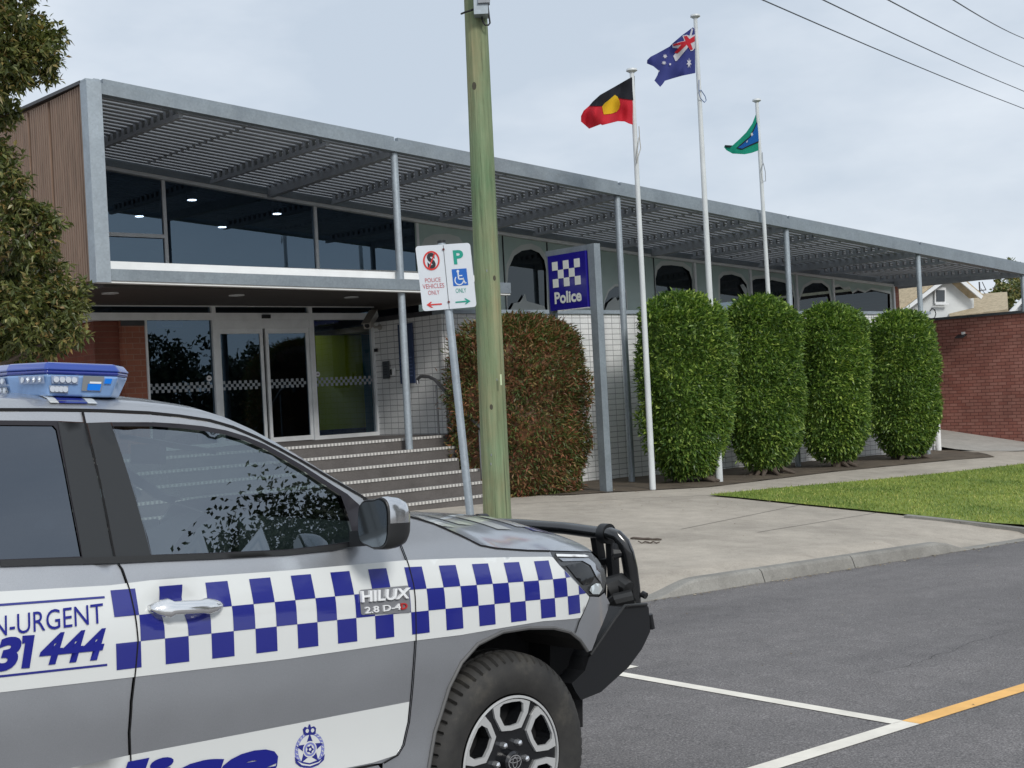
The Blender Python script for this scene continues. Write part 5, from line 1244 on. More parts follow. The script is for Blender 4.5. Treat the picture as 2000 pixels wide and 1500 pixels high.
# crest on the door
def cm(px, py, off=.0036): return near(off)(*sp(px, py))
def cflat(name, polys, mat, off): return flat(name, polys, lambda x, y: cm(x, y, off), mat, CAR, 30)
MIDB = paint('pale blue vinyl', (.20, .22, .52), .4, 0, False)
cxx, cyy = 603.5, 1462
def ell(cx, cy, a, b, n=26, sk=-.12): return [(cx + math.cos(t) * a, cy + math.sin(t) * b + math.cos(t) * a * sk) for t in np.linspace(0, 2 * math.pi, n + 1)[:-1]]
cflat('crest_wreath', [ell(cxx, 1465, 29, 36)], MIDB, .0030)
cflat('crest_wreath_gap', [ell(cxx, 1464, 22.5, 29)], VWH, .0034)
st = []
for i in range(10):
    a = math.pi * i / 5; r_ = 1.0 if i % 2 == 0 else .42; st.append((cxx + math.sin(a) * 29 * r_, 1463 - math.cos(a) * 31 * r_ + math.sin(a) * 29 * r_ * -.12))
cflat('crest_star', [st], VBL, .0040)
cflat('crest_ring', [ell(cxx, 1463, 13.5, 16)], VWH, .0044); cflat('crest_ring', [ell(cxx, 1463, 11.5, 13.6)], MIDB, .0048); cflat('crest_ring', [ell(cxx, 1463, 8.0, 9.6)], VWH, .0052)
cflat('crest_rose', [[(cxx + math.cos(t) * (6 + 1.3 * math.cos(5 * t)), 1463 + math.sin(t) * (7 + 1.5 * math.cos(5 * t))) for t in np.linspace(0, 6.283, 31)[:-1]]], VBL, .0056); cflat('crest_rose', [ell(cxx, 1463, 2.4, 2.8)], VWH, .006)
cflat('crest_crown', [[(592, 1436), (590, 1424), (594, 1419), (600, 1421), (602, 1414.5), (604.5, 1414.5), (606, 1420), (612, 1418), (616, 1422), (615, 1434)]], VBL, .0038)
cflat('crest_crown', [ell(598.5, 1427, 3.2, 4), ell(609, 1426, 3.2, 4)], VWH, .0044)
cflat('crest_scroll', [[(574, 1478), (583, 1486), (603, 1490), (624, 1482), (633, 1472), (631, 1484), (620, 1494), (603, 1499), (585, 1497), (576, 1490)]], VBL, .0046)
cflat('crest_scroll', [[(579, 1486), (590, 1491), (603, 1493), (620, 1488), (627, 1482), (622, 1489), (604, 1496), (588, 1494)]], VWH, .005)
rng = np.random.default_rng(3)
cflat('crest_leaves', [[(cxx + math.cos(a) * 25.6 + math.cos(a + .6) * 3.2, 1464 + math.sin(a) * 32.5 - math.cos(a) * 3 + math.sin(a + .6) * 3.2), (cxx + math.cos(a) * 25.6 + 1.3 * math.sin(a), 1464 + math.sin(a) * 32.5 - math.cos(a) * 3 - 1.3 * math.cos(a)), (cxx + math.cos(a) * 25.6 - math.cos(a + .6) * 3.2, 1464 + math.sin(a) * 32.5 - math.cos(a) * 3 - math.sin(a + .6) * 3.2), (cxx + math.cos(a) * 25.6 - 1.3 * math.sin(a), 1464 + math.sin(a) * 32.5 - math.cos(a) * 3 + 1.3 * math.cos(a))] for a in np.linspace(-1.1, 4.24, 22)], VWH, .0042)
# ---- greenhouse
gapR = PX([(0, 800), (80, 800), (157, 801), (200, 802), (290, 806), (350, 812), (410, 821), (455, 834), (500, 853), (545, 876), (590, 901), (650, 937), (707, 970), (745, 994), (787, 1008)])
gapR = [(-2.38, 1.165), (-2.25, 1.185), (-2.05, 1.20)] + gapR
GX = [p[0] for p in gapR]; GZ = [p[1] for p in gapR]
glassF = PX([(219, 832), (230, 868), (248, 920), (263, 968), (277, 1020), (287, 1052), (294, 1084), (410, 1080), (560, 1073.5), (650, 1063), (690, 1057), (684, 1030), (675, 998), (664, 968), (650, 959), (620, 939), (590, 919), (552, 897), (515, 877), (478, 861), (440, 849), (395, 841), (350, 836), (300, 832.5)])
def gy(x, z): return ys(x, max(z, .80)) + (z - max(z, .80)) * .33 + .006
panel('side_glass', glassF, .06, lambda x, z: cw3(x, gy(x, z), z), SGLS, CAR); panel('side_glass', glassF, .08, lambda x, z: cw3(x, CW - gy(x, z), z), SGLS, CAR)
sealF = PX([(215, 826), (300, 826), (350, 829.5), (395, 834), (440, 842), (478, 853.5), (515, 869), (552, 889), (590, 911), (620, 930.5), (650, 950), (676, 966), (706, 996), (716, 1040), (708, 1061), (650, 1075), (560, 1083), (410, 1091), (296, 1096), (232, 1099), (224, 1086)] )
# window frame band: everything between roof gap and glass
fr_outer = [q for q in gapR if q[0] > sp(160, 800)[0] + .005][:-2]
dframe = PX([(166, 826)]) + [(sp(163, 810)[0], sp(163, 805)[1])] + [(x, z - .006) for x, z in fr_outer] + PX([(716, 988), (708, 992), (676, 964), (650, 948), (620, 928.5), (590, 909), (552, 887), (515, 867), (478, 851.5), (440, 840), (395, 832), (350, 827.5), (300, 824.5), (215, 824.5)])
both('door_frame', dframe, .05, SILV)
sealpoly = PX([(216, 825), (300, 825), (350, 828), (395, 832.5), (440, 840.5), (478, 852), (515, 867.5), (552, 887.5), (590, 909.5), (620, 929), (650, 948.5), (676, 964.5), (700, 986), (708, 1030), (708, 1060), (700, 1064), (650, 1074), (560, 1082.5), (410, 1090.5), (296, 1095), (280, 1030), (262, 965), (244, 905), (228, 860)])
sh = [(x, z) for x, z in glassF]
cxm = sum(p[0] for p in sh) / len(sh); czm = sum(p[1] for p in sh) / len(sh)
sh = [(cxm + (x - cxm) * .998, czm + (z - czm) * .995) for x, z in sh]
both('window_seal', sealpoly, .04, SEAL, off=.006, holes=[sh])
both('quarter_trim', PX([(664, 966), (676, 964), (706, 992), (716, 1010), (714, 1058), (692, 1062), (686, 1030), (676, 996)]), .05, BLK, off=.005)
BPL = plain('matt pillar film', (.028, .031, .034), .42, spec=.35)
both('pillar_trim', PX([(169, 826), (215, 826), (228, 862), (244, 910), (262, 968), (280, 1032), (295, 1090), (296, 1095), (230, 1098), (224, 1086), (210, 1010), (196, 940), (182, 880)]), .05, BPL, off=.004)
both('pillar_trim', PX([(112, 824), (164, 826), (177, 880), (191, 940), (205, 1010), (219, 1086), (224, 1099), (161, 1096), (150, 1030), (139, 975), (126, 900)]), .05, BPL, off=.004)
both('door_frame', [(x, z - .006) for x, z in gapR if x < sp(155, 800)[0]] + [(sp(160, 812)[0], sp(160, 805)[1])] + PX([(163, 824.5), (112, 822), (0, 821)]) + [(-2.1, 1.165), (-2.28, 1.13), (-2.36, 1.06), (-2.42, .9), (-2.44, .80), (-2.50, .80), (-2.47, .95), (-2.43, 1.1)], .05, SILV)
rgl = PX([(104, 830), (111, 838), (126, 910), (143, 1000), (160, 1088), (0, 1094)]) + [(-2.3, .815), (-2.36, .86), (-2.28, 1.05), (-2.2, 1.11), (-2.05, 1.135)] + PX([(0, 829)])
both('rear_side_glass', rgl, .08, RGLS, off=-.003)
rs = [(x, z) for x, z in rgl]; mx_ = sum(p[0] for p in rs) / len(rs); mz_ = sum(p[1] for p in rs) / len(rs)
rout = PX([(113, 822), (120, 836), (134, 905), (150, 1000), (168, 1090), (168, 1098), (0, 1104)]) + [(-2.44, .805), (-2.40, .9), (-2.33, 1.07), (-2.22, 1.14), (-2.05, 1.162)] + PX([(0, 821)])
both('window_seal', rout, .06, SEAL, off=.002, holes=[[(mx_ + (x - mx_) * .995, mz_ + (z - mz_) * .99) for x, z in rs]])
both('belt_moulding', PX([(-2, 1094), (160, 1089), (222, 1086.5), (296, 1084.5), (410, 1081), (560, 1074.5), (650, 1064), (700, 1058), (708, 1062), (650, 1074.5), (560, 1083.5), (410, 1091.5), (296, 1096), (228, 1099.5), (100, 1103), (-2, 1106)]), .05, BLKM, off=.008)
seam(PX([(160, 803), (165, 826), (179, 880), (193, 940), (207, 1010), (221, 1082), (226, 1098)]), .006, .006)
seam([(x, z) for x, z in gapR[:-1]], .002, .009)
# roof, windscreen
ST_ = gapR; nt = 26
def roofpt(x, z, t):
    y0 = ys(x, z) + .004; y = y0 + (CW - 2 * y0) * t; k = sm((x + 1.12) / .6); s = math.sin(math.pi * t) ** .55
    e = min(t, 1 - t) * (CW - 2 * y0)
    return cw3(x + .16 * k * (math.sin(math.pi * t) ** 1.3), y, z + (.070 - .05 * k) * s * (1 if e > .0 else 0) + .012 * min(1, e / .03))
for nm, mt, cond in (('roof', SILV, lambda x, i, j: x < -1.10 or j < 2 or j >= nt - 2), ('windscreen', WGLS, lambda x, i, j: not (x < -1.10 or j < 2 or j >= nt - 2))):
    V = []; F = []; tt = [0, .022, .048] + list(np.linspace(.09, .91, nt - 5)) + [.952, .978, 1]
    xs_ = []
    for i in range(len(ST_) - 1):
        for k in range(3): a = k / 3; xs_.append((ST_[i][0] * (1 - a) + ST_[i + 1][0] * a, ST_[i][1] * (1 - a) + ST_[i + 1][1] * a))
    xs_.append(ST_[-1])
    for x, z in xs_:
        for t in tt: V.append(roofpt(x, z, t))
    m_ = len(tt)
    for i in range(len(xs_) - 1):
        for j in range(m_ - 1):
            if cond(xs_[i][0], i, j): F.append((i * m_ + j, i * m_ + j + 1, (i + 1) * m_ + j + 1, (i + 1) * m_ + j))
    o = obj(nm, V, F, mt, CAR, True)
mb = MB(); mb.hexa([cw3(-2.38, .3, 1.2), cw3(-2.36, .3, 1.2), cw3(-2.5, .2, .8), cw3(-2.52, .2, .8), cw3(-2.38, 1.5, 1.2), cw3(-2.36, 1.5, 1.2), cw3(-2.5, 1.6, .8), cw3(-2.52, 1.6, .8)]); mb.build('rear_window', RGLS, CAR)
# bonnet
he = PX(FTOP)[::-1]; he = [(x, z) for x, z in he] + PX([(1110, 1077), (1150, 1078), (1158, 1079)])
hx = [p[0] for p in he]; hz = [p[1] for p in he]
V = []; F = []; nx, ny = 40, 30
x0h, x1h = hx[0] + .0, hx[-1]
for i in range(nx + 1):
    x = x0h + (x1h - x0h) * i / nx; ze = float(np.interp(x, hx, hz)) + .002; ye = ys(x, ze) + .004
    for j in range(ny + 1):
        t = j / ny; y = ye + (CW - 2 * ye) * t; e = min(t, 1 - t) * 2; fr_ = sm((x - x1h + .18) / .18)
        cr = .115 * (1 - (1 - e) ** 2.4) * (1 - .25 * fr_) * (.45 + .55 * sm((x - x0h) / .45))
        xx = x + .10 * sm((x - x1h + .5) / .5) * math.sin(math.pi * t) ** .6 + .16 * math.sin(math.pi * t) ** 1.3 * (1 - sm((x - x0h) / .4))
        V.append(cw3(xx, y, ze + cr - .03 * fr_ ** 2 * 0))
for i in range(nx):
    for j in range(ny): F.append((i * (ny + 1) + j, (i + 1) * (ny + 1) + j, (i + 1) * (ny + 1) + j + 1, i * (ny + 1) + j + 1))
obj('bonnet', V, F, SILV, CAR, True)
# nose: under the bonnet lip
V2 = []; F2 = []
for j in range(ny + 1):
    p = np.array(V[nx * (ny + 1) + j]); V2 += [p, p + CX * .035 - CZ * .02, p + CX * .05 - CZ * .12, p + CX * .03 - CZ * .30]
for j in range(ny):
    for k in range(3): F2.append((4 * j + k, 4 * j + k + 1, 4 * j + k + 5, 4 * j + k + 4))
obj('grille', V2, F2, BLK, CAR, True)
# bonnet graphics
def bon(x, y, off=.003):
    ze = float(np.interp(x, hx, hz)) + .002; ye = ys(x, ze) + .004; t = (y - ye) / (CW - 2 * ye); e = min(t, 1 - t) * 2; fr_ = sm((x - x1h + .18) / .18)
    cr = .115 * (1 - (1 - e) ** 2.4) * (1 - .25 * fr_) * (.45 + .55 * sm((x - x0h) / .45)); xx = x + .10 * sm((x - x1h + .5) / .5) * math.sin(math.pi * t) ** .6 + .16 * math.sin(math.pi * t) ** 1.3 * (1 - sm((x - x0h) / .4))
    return cw3(xx, y, ze + cr + off)
def bquad(name, x0, x1, y0, y1, mat, off=.003):
    v, f = cdt([(x0, y0), (x1, y0), (x1, y1), (x0, y1)], .05); obj(name, [bon(a, b, off) for a, b in v], f, mat, CAR, True)
for k in range(5):
    bquad('bonnet_marking', -.22 + k * .13, -.155 + k * .13, .30 if k % 2 else .36, .62, VWH)
    bquad('bonnet_marking', -.22 + k * .13, -.155 + k * .13, 1.18, 1.5, VWH)
bquad('bonnet_marking', .33, .44, .30, .75, VBL, .0025); bquad('bonnet_marking', .33, .44, 1.05, 1.5, VBL, .0025)
# headlight
for fn in (near, far):
    hl = panel('headlight', PX([(1075, 1077), (1080, 1089), (1092, 1103), (1114, 1125), (1136, 1149), (1151, 1163), (1169, 1163), (1179, 1155), (1184, 1134), (1180, 1112), (1167, 1092), (1154, 1079)]), .03, fn(.0), plain('lamp housing', (.10, .105, .11), .25, .6), CAR)
    g = panel('lamp_reflector', PX([(1104, 1104), (1135, 1098), (1152, 1110), (1160, 1128), (1153, 1140), (1138, 1142), (1124, 1128)]), .02, fn(.004), plain('dark reflector', (.018, .02, .022), .08, .3), hl)
    panel('running_light', PX([(1084, 1081.5), (1140, 1083), (1148, 1086), (1142, 1087.5), (1086, 1086.5)]), .03, fn(.006), plain('lamp strip', (.80, .83, .85), .2), hl)
    panel('lamp_surround', PX([(1090, 1090), (1148, 1090), (1160, 1100), (1171, 1120), (1174, 1140), (1163, 1126), (1152, 1104), (1136, 1095), (1098, 1096)]), .02, fn(.005), plain('lamp chrome', (.40, .42, .45), .15, .8), hl)
    panel('indicator', PX([(1152, 1145), (1161, 1139), (1170, 1140), (1174, 1150), (1168, 1160), (1155, 1160), (1149, 1153)]), .02, fn(.007), plain('indicator lens', (.62, .68, .70), .1, .4), hl)
    bmp_ = panel('bumper_corner', PX([(1151, 1165), (1169, 1166), (1180, 1158), (1190, 1178), (1186, 1192), (1166, 1240), (1155, 1270), (1147, 1273), (1132, 1250), (1122, 1238), (1130, 1214), (1142, 1188)]), .03, fn(.002), SILV, CAR)
# door handles
def handle(fn, name='door_handle', dx=0.0):
    global DENT
    DENT = None
    hp0 = sp(288, 1187); hp1 = sp(430, 1180); k = 14; V = []; F = []; m_ = 12
    for i in range(k + 1):
        t = i / k; x = hp0[0] + (hp1[0] - hp0[0]) * t + dx; z = hp0[1] + (hp1[1] - hp0[1]) * t
        rad = .0235 * (1 - abs(2 * t - 1) ** 4 * .75) * (1.25 if t < .22 else (.82 if t < .7 else 1.0)); out = .010 + .030 * math.sin(math.pi * min(1, max(0, t))) ** .5
        for j in range(m_):
            a = 2 * math.pi * j / m_; V.append(fn(out + .012 * math.sin(a))(x, z + rad * math.cos(a)))
    for i in range(k):
        for j in range(m_): F.append((i * m_ + j, i * m_ + (j + 1) % m_, (i + 1) * m_ + (j + 1) % m_, (i + 1) * m_ + j))
    F.append(tuple(range(m_))); F.append(tuple(k * m_ + j for j in range(m_)))
    o = obj(name, V, F, CHR, FD if fn is near else FD2, True); DENT = [hdl]; return o
h1 = handle(near); handle(far)
c0 = sp(308, 1187)
mbq = MB(); mbq.tube([near(.040)(*c0), near(.047)(*c0)], .0105, 18); mbq.build('key_barrel', plain('key barrel', (.35, .35, .36), .3, .8), FD)
def dish(pxl, m, off, nm): return panel(nm, PX(pxl), .03, near(off), m, FD)
HSH = paint('handle recess', (.44, .46, .50), .25, .6, False)
cup = [(cx_, cy_) for cx_, cy_ in [(330 + 62 * math.cos(t) + 0, 1186 + 27 * math.sin(t) - math.cos(t) * 3) for t in np.linspace(0, 6.283, 25)[:-1]]]
# mirror
MIR = obj  # keep name
mq = lambda x, y, z: cw3(x, y, z)
def lathe_mirror(side):
    def T(x, y, z): return cw3(x, CW - y if side else y, z)
    cx_, cy_, cz_ = -.632, -.105, .868; V = []; F = []; n = 28; rings = 9
    def outl(a, s): # superellipse outline in (y,z)
        c, s_ = math.cos(a), math.sin(a); e = .55; return (abs(c) ** e * (1 if c > 0 else -1) * .056 * s, abs(s_) ** e * (1 if s_ > 0 else -1) * .082 * s * (1 - .10 * (c > 0)))
    secs = [(-.075, .96), (-.070, 1.0), (-.045, 1.02), (-.015, .98), (.01, .88), (.03, .66), (.04, .35)]
    for dx_, s in secs:
        for j in range(n): a = 2 * math.pi * j / n; oy, oz = outl(a, s); V.append(T(cx_ + dx_ - oy * .35, cy_ + oy, cz_ + oz))
    for i in range(len(secs) - 1):
        for j in range(n): F.append((i * n + j, i * n + (j + 1) % n, (i + 1) * n + (j + 1) % n, (i + 1) * n + j))
    F.append(tuple((len(secs) - 1) * n + j for j in range(n)))
    MI = []
    for i in range(len(secs) - 1):
        for j in range(n): a = 2 * math.pi * (j + .5) / n; oz = outl(a, 1)[1]; MI.append(1 if (oz > .012 and i >= 1) else (2 if (-.02 < oz <= .012 and i >= 1 and math.cos(a) < 0) else 0))
    MI.append(0)
    hs = obj('wing_mirror', V, F, [BLKM, paint('mirror cap', (.55, .57, .60), .15, .8, False), plain('repeater', (.32, .34, .35), .15, .5)], CAR, True, MI)
    V = [T(cx_ - .078 + .0 - outl(2 * math.pi * j / n, .9)[0] * .35, cy_ + outl(2 * math.pi * j / n, .9)[0], cz_ + outl(2 * math.pi * j / n, .9)[1]) for j in range(n)]
    V2 = [T(cx_ - .070 - outl(2 * math.pi * j / n, .9)[0] * .35, cy_ + outl(2 * math.pi * j / n, .9)[0], cz_ + outl(2 * math.pi * j / n, .9)[1]) for j in range(n)]
    obj('mirror_glass', V, [tuple(range(n))], plain('mirror', (.22, .25, .27), .06, .9), hs)
    V = [T(cx_ - .0745 - outl(2 * math.pi * j / n, .965)[0] * .35, cy_ + outl(2 * math.pi * j / n, .965)[0], cz_ + outl(2 * math.pi * j / n, .965)[1]) for j in range(n)]
    obj('mirror_back', V, [tuple(range(n))], BLK, hs)
    mb = MB(); mb.beam(T(-.65, .05, .81), T(-.64, -.06, .82), CX * .035, CZ * .025); mb.build('mirror_arm', BLKM, hs)
lathe_mirror(0); lathe_mirror(1)
# ---- wheels
def wheel(cx_, side, cz_=0.0):
    def T(a, y, b): return cw3(cx_ + a, (CW - y) if side else y, cz_ + b)
    n = 300; tyre = [(.232, .045), (.236, .026), (.25, .016), (.275, .008), (.305, .004), (.330, .010), (.350, .022), (.362, .036), (.371, .050), (.376, .062), (.378, .085), (.378, .098), (.367, .101), (.367, .108), (.379, .111), (.379, .15), (.367, .153), (.367, .16), (.379, .163), (.378, .205), (.37, .225), (.345, .245), (.30, .255), (.25, .245), (.236, .22)]
    V = []; F = []; m_ = len(tyre)
    for i in range(n):
        a = 2 * math.pi * i / n
        for k, (r, y) in enumerate(tyre):
            rr_ = r
            if 7 <= k <= 11 and i % 5 == 0: rr_ -= .013
            if k in (6, 7) and i % 5 == 0: rr_ -= .005; 
            if 14 <= k <= 15 and (i + k) % 6 == 0: rr_ -= .006
            V.append(T(rr_ * math.cos(a), y + .0, rr_ * math.sin(a)))
    for i in range(n):
        for k in range(m_ - 1): j = (i + 1) % n; F.append((i * m_ + k, j * m_ + k, j * m_ + k + 1, i * m_ + k + 1))
    w_ = thing('wheel', 'x', 'x', (0, 0, 0)); del w_['label']; del w_['category']; w_.parent = CAR
    def wobj(nm, V, F, m, smooth=False, auto=None): return obj(nm, V, F, m, w_, smooth, auto=auto)
    TY = TYRE
    wobj('tyre', V, F, TY, True, 35)
    # rim barrel
    V = []; F = []; n = 72; prof = [(.229, .030), (.226, .034), (.216, .040), (.212, .10), (.205, .19), (.228, .22)]
    for i in range(n):
        a = 2 * math.pi * i / n
        for r, y in prof: V.append(T(r * math.cos(a), y, r * math.sin(a)))
    for i in range(n):
        for k in range(len(prof) - 1): j = (i + 1) % n; F.append((i * 6 + k, j * 6 + k, j * 6 + k + 1, i * 6 + k + 1))
    wobj('rim_barrel', V, F, RIMD, True, 30)
    o_, i_ = ring(0, 0, .230, .230, .009, 90); n = 90
    V = [T(a, .024, b) for a, b in o_] + [T(a, .022, b) for a, b in i_] + [T(a, .035, b) for a, b in i_]
    wobj('rim_edge', V, [(k, (k + 1) % n, n + (k + 1) % n, n + k) for k in range(n)] + [(n + k, n + (k + 1) % n, 2 * n + (k + 1) % n, 2 * n + k) for k in range(n)], RIMS, True, 30)
    # face with six pockets
    outer = [(math.cos(t) * .218, math.sin(t) * .218) for t in np.linspace(0, 2 * math.pi, 91)[:-1]]
    holes = []; fro = []; fri = []
    for k in range(6):
        th = math.radians(90 + 60 * k + (0 if not side else 0)); u_ = np.array([math.cos(th), math.sin(th)]); v_ = np.array([-math.sin(th), math.cos(th)])
        arc = [(.214 * math.cos(t), .214 * math.sin(t)) for t in np.linspace(-.30, .30, 7)]
        ho = [(.196, -.056), (.206, -.04), (.208, 0), (.206, .04), (.196, .056), (.165, .057), (.128, .034), (.124, 0), (.128, -.034), (.165, -.057)]
        fo = [(.217 * math.cos(t), .217 * math.sin(t)) for t in np.linspace(-.42, .42, 9)] + [(.160, .078), (.112, .047), (.108, 0), (.112, -.047), (.160, -.078)]
        W2 = lambda p: tuple(u_ * p[0] + v_ * p[1])
        holes.append([W2(p) for p in ho]); fro.append([W2(p) for p in fo])
    v, f = cdt(outer, .03, holes); wobj('wheel_face', [T(a, .034 + .03 * max(0, 1 - math.hypot(a, b) / .09) * 0 + .012 * (1 - min(1, math.hypot(a, b) / .2)), b) for a, b in v], f, RIMB)
    V = []; F = []
    for h in holes:
        b0 = len(V); L_ = len(h); V += [T(a, .036, b) for a, b in h] + [T(a * .97, .10, b * .97) for a, b in h]; F += [(b0 + i, b0 + (i + 1) % L_, b0 + L_ + (i + 1) % L_, b0 + L_ + i) for i in range(L_)]
    wobj('pocket_walls', V, F, RIMB)
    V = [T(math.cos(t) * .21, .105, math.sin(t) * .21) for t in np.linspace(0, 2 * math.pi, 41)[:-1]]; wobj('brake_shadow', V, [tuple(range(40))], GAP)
    V = []; F = []
    for fo, h in zip(fro, holes):
        v, f = cdt(fo, .03, [h]); b0 = len(V); V += [T(a, .026 + .004 * (1 - math.hypot(a, b) / .2), b) for a, b in v]; F += [tuple(i + b0 for i in q) for q in f]
        for lp in (fo, h):
            b0 = len(V); L_ = len(lp); V += [T(a, .026 + .004 * (1 - math.hypot(a, b) / .2), b) for a, b in lp] + [T(a, .040, b) for a, b in lp]; F += [(b0 + i, b0 + (i + 1) % L_, b0 + L_ + (i + 1) % L_, b0 + L_ + i) for i in range(L_)]
    wobj('spoke', V, F, RIMS)
    for k in range(6):
        th = math.radians(60 + 60 * k); a, b = .070 * math.cos(th), .070 * math.sin(th)
        mb = MB(); mb.tube([T(a, .046, b), T(a, .030, b), T(a, .020, b), T(a, .014, b)], [.012, .012, .010, .004], 6); mb.build('wheel_nut', CHR, w_)
    mb = MB(); mb.tube([T(0, .045, 0), T(0, .020, 0), T(0, .012, 0)], [.040, .038, .030], 30); mb.build('centre_cap', RIMB, w_, smooth=True)
    for (r1, r2, t_, cy2) in ((.031, .026, .0035, 0), (.012, .020, .003, 0), (.026, .009, .003, .007)):
        oo, ii = ring(0, cy2, r1, r2, t_, 36); V = [T(a, .0105, b) for a, b in oo + ii]; wobj('cap_emblem', V, [(k, (k + 1) % 36, 36 + (k + 1) % 36, 36 + k) for k in range(36)], CHR)
    return w_
def tyrem():
    m, nt, b = NT('tyre rubber'); nt.links.new(ramp(nt, noise(nt, 9, 7, .7), [(.3, (.018, .018, .018)), (.55, (.033, .032, .030)), (.75, (.07, .065, .055))]), b.inputs['Base Color']); b.inputs['Roughness'].default_value = .75; bump(nt, b, noise(nt, 120, 4), .2, .002); return m
TYRE = tyrem(); RIMS = plain('machined alloy', (.56, .57, .57), .35, .35); RIMB = plain('black alloy', (.012, .013, .015), .22, .2, coat=.5); RIMD = plain('inner barrel', (.03, .03, .03), .5, .5)
wheel(0, 0); wheel(0, 1)
gr_ = cw3(-3.085, .1, 0); czr = (G(gr_[0], gr_[1]) + .379 - gr_[2])
print('rear wheel drop', czr, 'front gap', cw3(0, .1, -.379)[2] - G(*cw3(0, .1, 0)[:2]))
wheel(-3.085, 0, czr * .9); wheel(-3.085, 1, czr * .9)
mb = MB(); 
for yy in (.08, CW - .30): 
    mb.hexa([cw3(-.44, yy, -.22), cw3(-.43, yy, -.22), cw3(-.43, yy + .24, -.22), cw3(-.44, yy + .24, -.22), cw3(-.40, yy, .12), cw3(-.39, yy, .12), cw3(-.39, yy + .24, .12), cw3(-.40, yy + .24, .12)])
mb.build('mud_flap', RUB, CAR)
# ---- bull bar
BB = [(1149, 1282), (1186, 1228), (1217, 1186), (1261, 1179), (1266, 1186), (1269, 1232), (1261, 1250), (1252, 1268), (1226, 1303), (1204, 1323), (1172, 1352), (1133, 1368), (1121, 1350), (1114, 1335), (1140, 1310)]
bbp = [unp(a, b, .17) for a, b in BB]
mb = MB()
secs = [(.165, .99), (.19, 1.0), (.45, 1.0), (CW / 2, 1.0), (CW - .45, 1.0), (CW - .19, 1.0), (CW - .165, .99)]
cxb = sum(p[0] for p in bbp) / len(bbp); czb = sum(p[1] for p in bbp) / len(bbp); n = len(bbp); V = []; F = []
for y, s in secs:
    bow = .0 * math.sin(math.pi * (y - .13) / (CW - .26))
    for x, z in bbp: V.append(cw3(cxb + (x - cxb) * s + (bow if x > cxb else bow * .3), y, czb + (z - czb) * s))
for i in range(len(secs) - 1):
    for j in range(n): F.append((i * n + j, i * n + (j + 1) % n, (i + 1) * n + (j + 1) % n, (i + 1) * n + j))
F.append(tuple(range(n))); F.append(tuple((len(secs) - 1) * n + j for j in range(n)))
bb = obj('bull_bar', V, F, BLACKP, CAR); fixn(bb)
def bpt(px, py, y): x, z = unp(px, py, y); return cw3(x, y, z)
def mir(p): d_ = float((p - CO) @ CN); return p + CN * (CW - 2 * d_)
fl = [bpt(a, b, y) for a, b, y in [(1153, 1279, .155), (1200, 1210, .155), (1220, 1183, .155), (1263, 1180, .155)]]
mb = MB(); mb.tube(fl, .006, 8); mb.tube([mir(p) for p in fl], .006, 8); mb.build('wing_edge', BLKM, bb, smooth=True)
hoop = [bpt(1238, 1190, .24), bpt(1236, 1150, .24), bpt(1231, 1110, .24), bpt(1225, 1080, .24), bpt(1217, 1060, .25), bpt(1206, 1047, .27), bpt(1192, 1042, .31)]
tt0 = bpt(1180, 1042, .36); hx0 = (tt0 - CO) @ CX; hz0 = (tt0 - CO) @ CZ
full = hoop + [cw3(hx0, .36, hz0), cw3(hx0 + .01, .6, hz0 + .012), cw3(hx0 + .015, .9, hz0 + .016), cw3(hx0 + .01, 1.2, hz0 + .012), cw3(hx0, CW - .36, hz0)] + [mir(p) for p in hoop[::-1]]
mb = MB(); mb.tube(full, [.031] * 3 + [.029] * 2 + [.026] * (len(full) - 10) + [.029] * 2 + [.031] * 3, 18); mb.build('top_tube', BLK, bb, smooth=True)
for mirf in (lambda p: p, mir):
    mb = MB(); mb.tube([mirf(cw3(hx0, .33, hz0)), mirf(cw3(hx0, .37, hz0))], .042, 22); mb.build('tube_clamp', BLACKP, bb, smooth=True)
    def plate(pl, y, th, nm):
        A = [mirf(bpt(a, b, y)) for a, b in pl]; B_ = [mirf(bpt(a, b, y) + CN * th) for a, b in pl]; n = len(pl); mb = MB(); mb.add(A + B_, [tuple(range(n)), tuple(range(n, 2 * n))] + [(i, (i + 1) % n, n + (i + 1) % n, n + i) for i in range(n)]); mb.build(nm, BLACKP, bb)
    plate([(1162, 1046), (1176, 1046), (1182, 1078), (1185, 1104), (1184, 1180), (1170, 1180), (1171, 1104)], .42, .03, 'bracket')
    plate([(1192, 1050), (1202, 1058), (1209, 1090), (1211, 1128), (1210, 1180), (1195, 1180), (1197, 1128), (1194, 1090)], .34, .03, 'bracket')
    plate([(1178, 1093), (1198, 1089), (1200, 1101), (1182, 1104)], .38, .03, 'bracket')
    mb = MB(); mb.tube([mirf(bpt(1197, 1080, .28)), mirf(bpt(1226, 1078, .24))], [.03, .012], 10); mb.tube([mirf(bpt(1200, 1085, .27)), mirf(bpt(1206, 1064, .27))], [.012, .022], 8); mb.build('lamp_mount', BLACKP, bb, smooth=True)
    mb = MB(); mb.tube([mirf(bpt(1254, 1160, .22)), mirf(bpt(1262, 1164, .20))], .014, 10); mb.tube([mirf(bpt(1269, 1200, .25)), mirf(bpt(1274, 1228, .25))], .012, 10); mb.build('marker_stud', BLACKP, bb, smooth=True)
    mb = MB(); mb.tube([mirf(bpt(1190, 1150, .30)), mirf(bpt(1215, 1140, .26)), mirf(bpt(1228, 1150, .22))], [.05, .045, .03], 12); mb.tube([mirf(bpt(1185, 1190, .3)), mirf(bpt(1205, 1172, .24)), mirf(bpt(1235, 1165, .2))], [.03, .03, .03], 10); mb.build('recovery_point', BLKM, bb, smooth=True)
mb = MB(); p = bpt(939, 1018, 1.05); mb.tube([p - CX * .02, p + CX * .03], .034, 18); mb.build('lamp_clamp', BLACKP, bb, smooth=True)
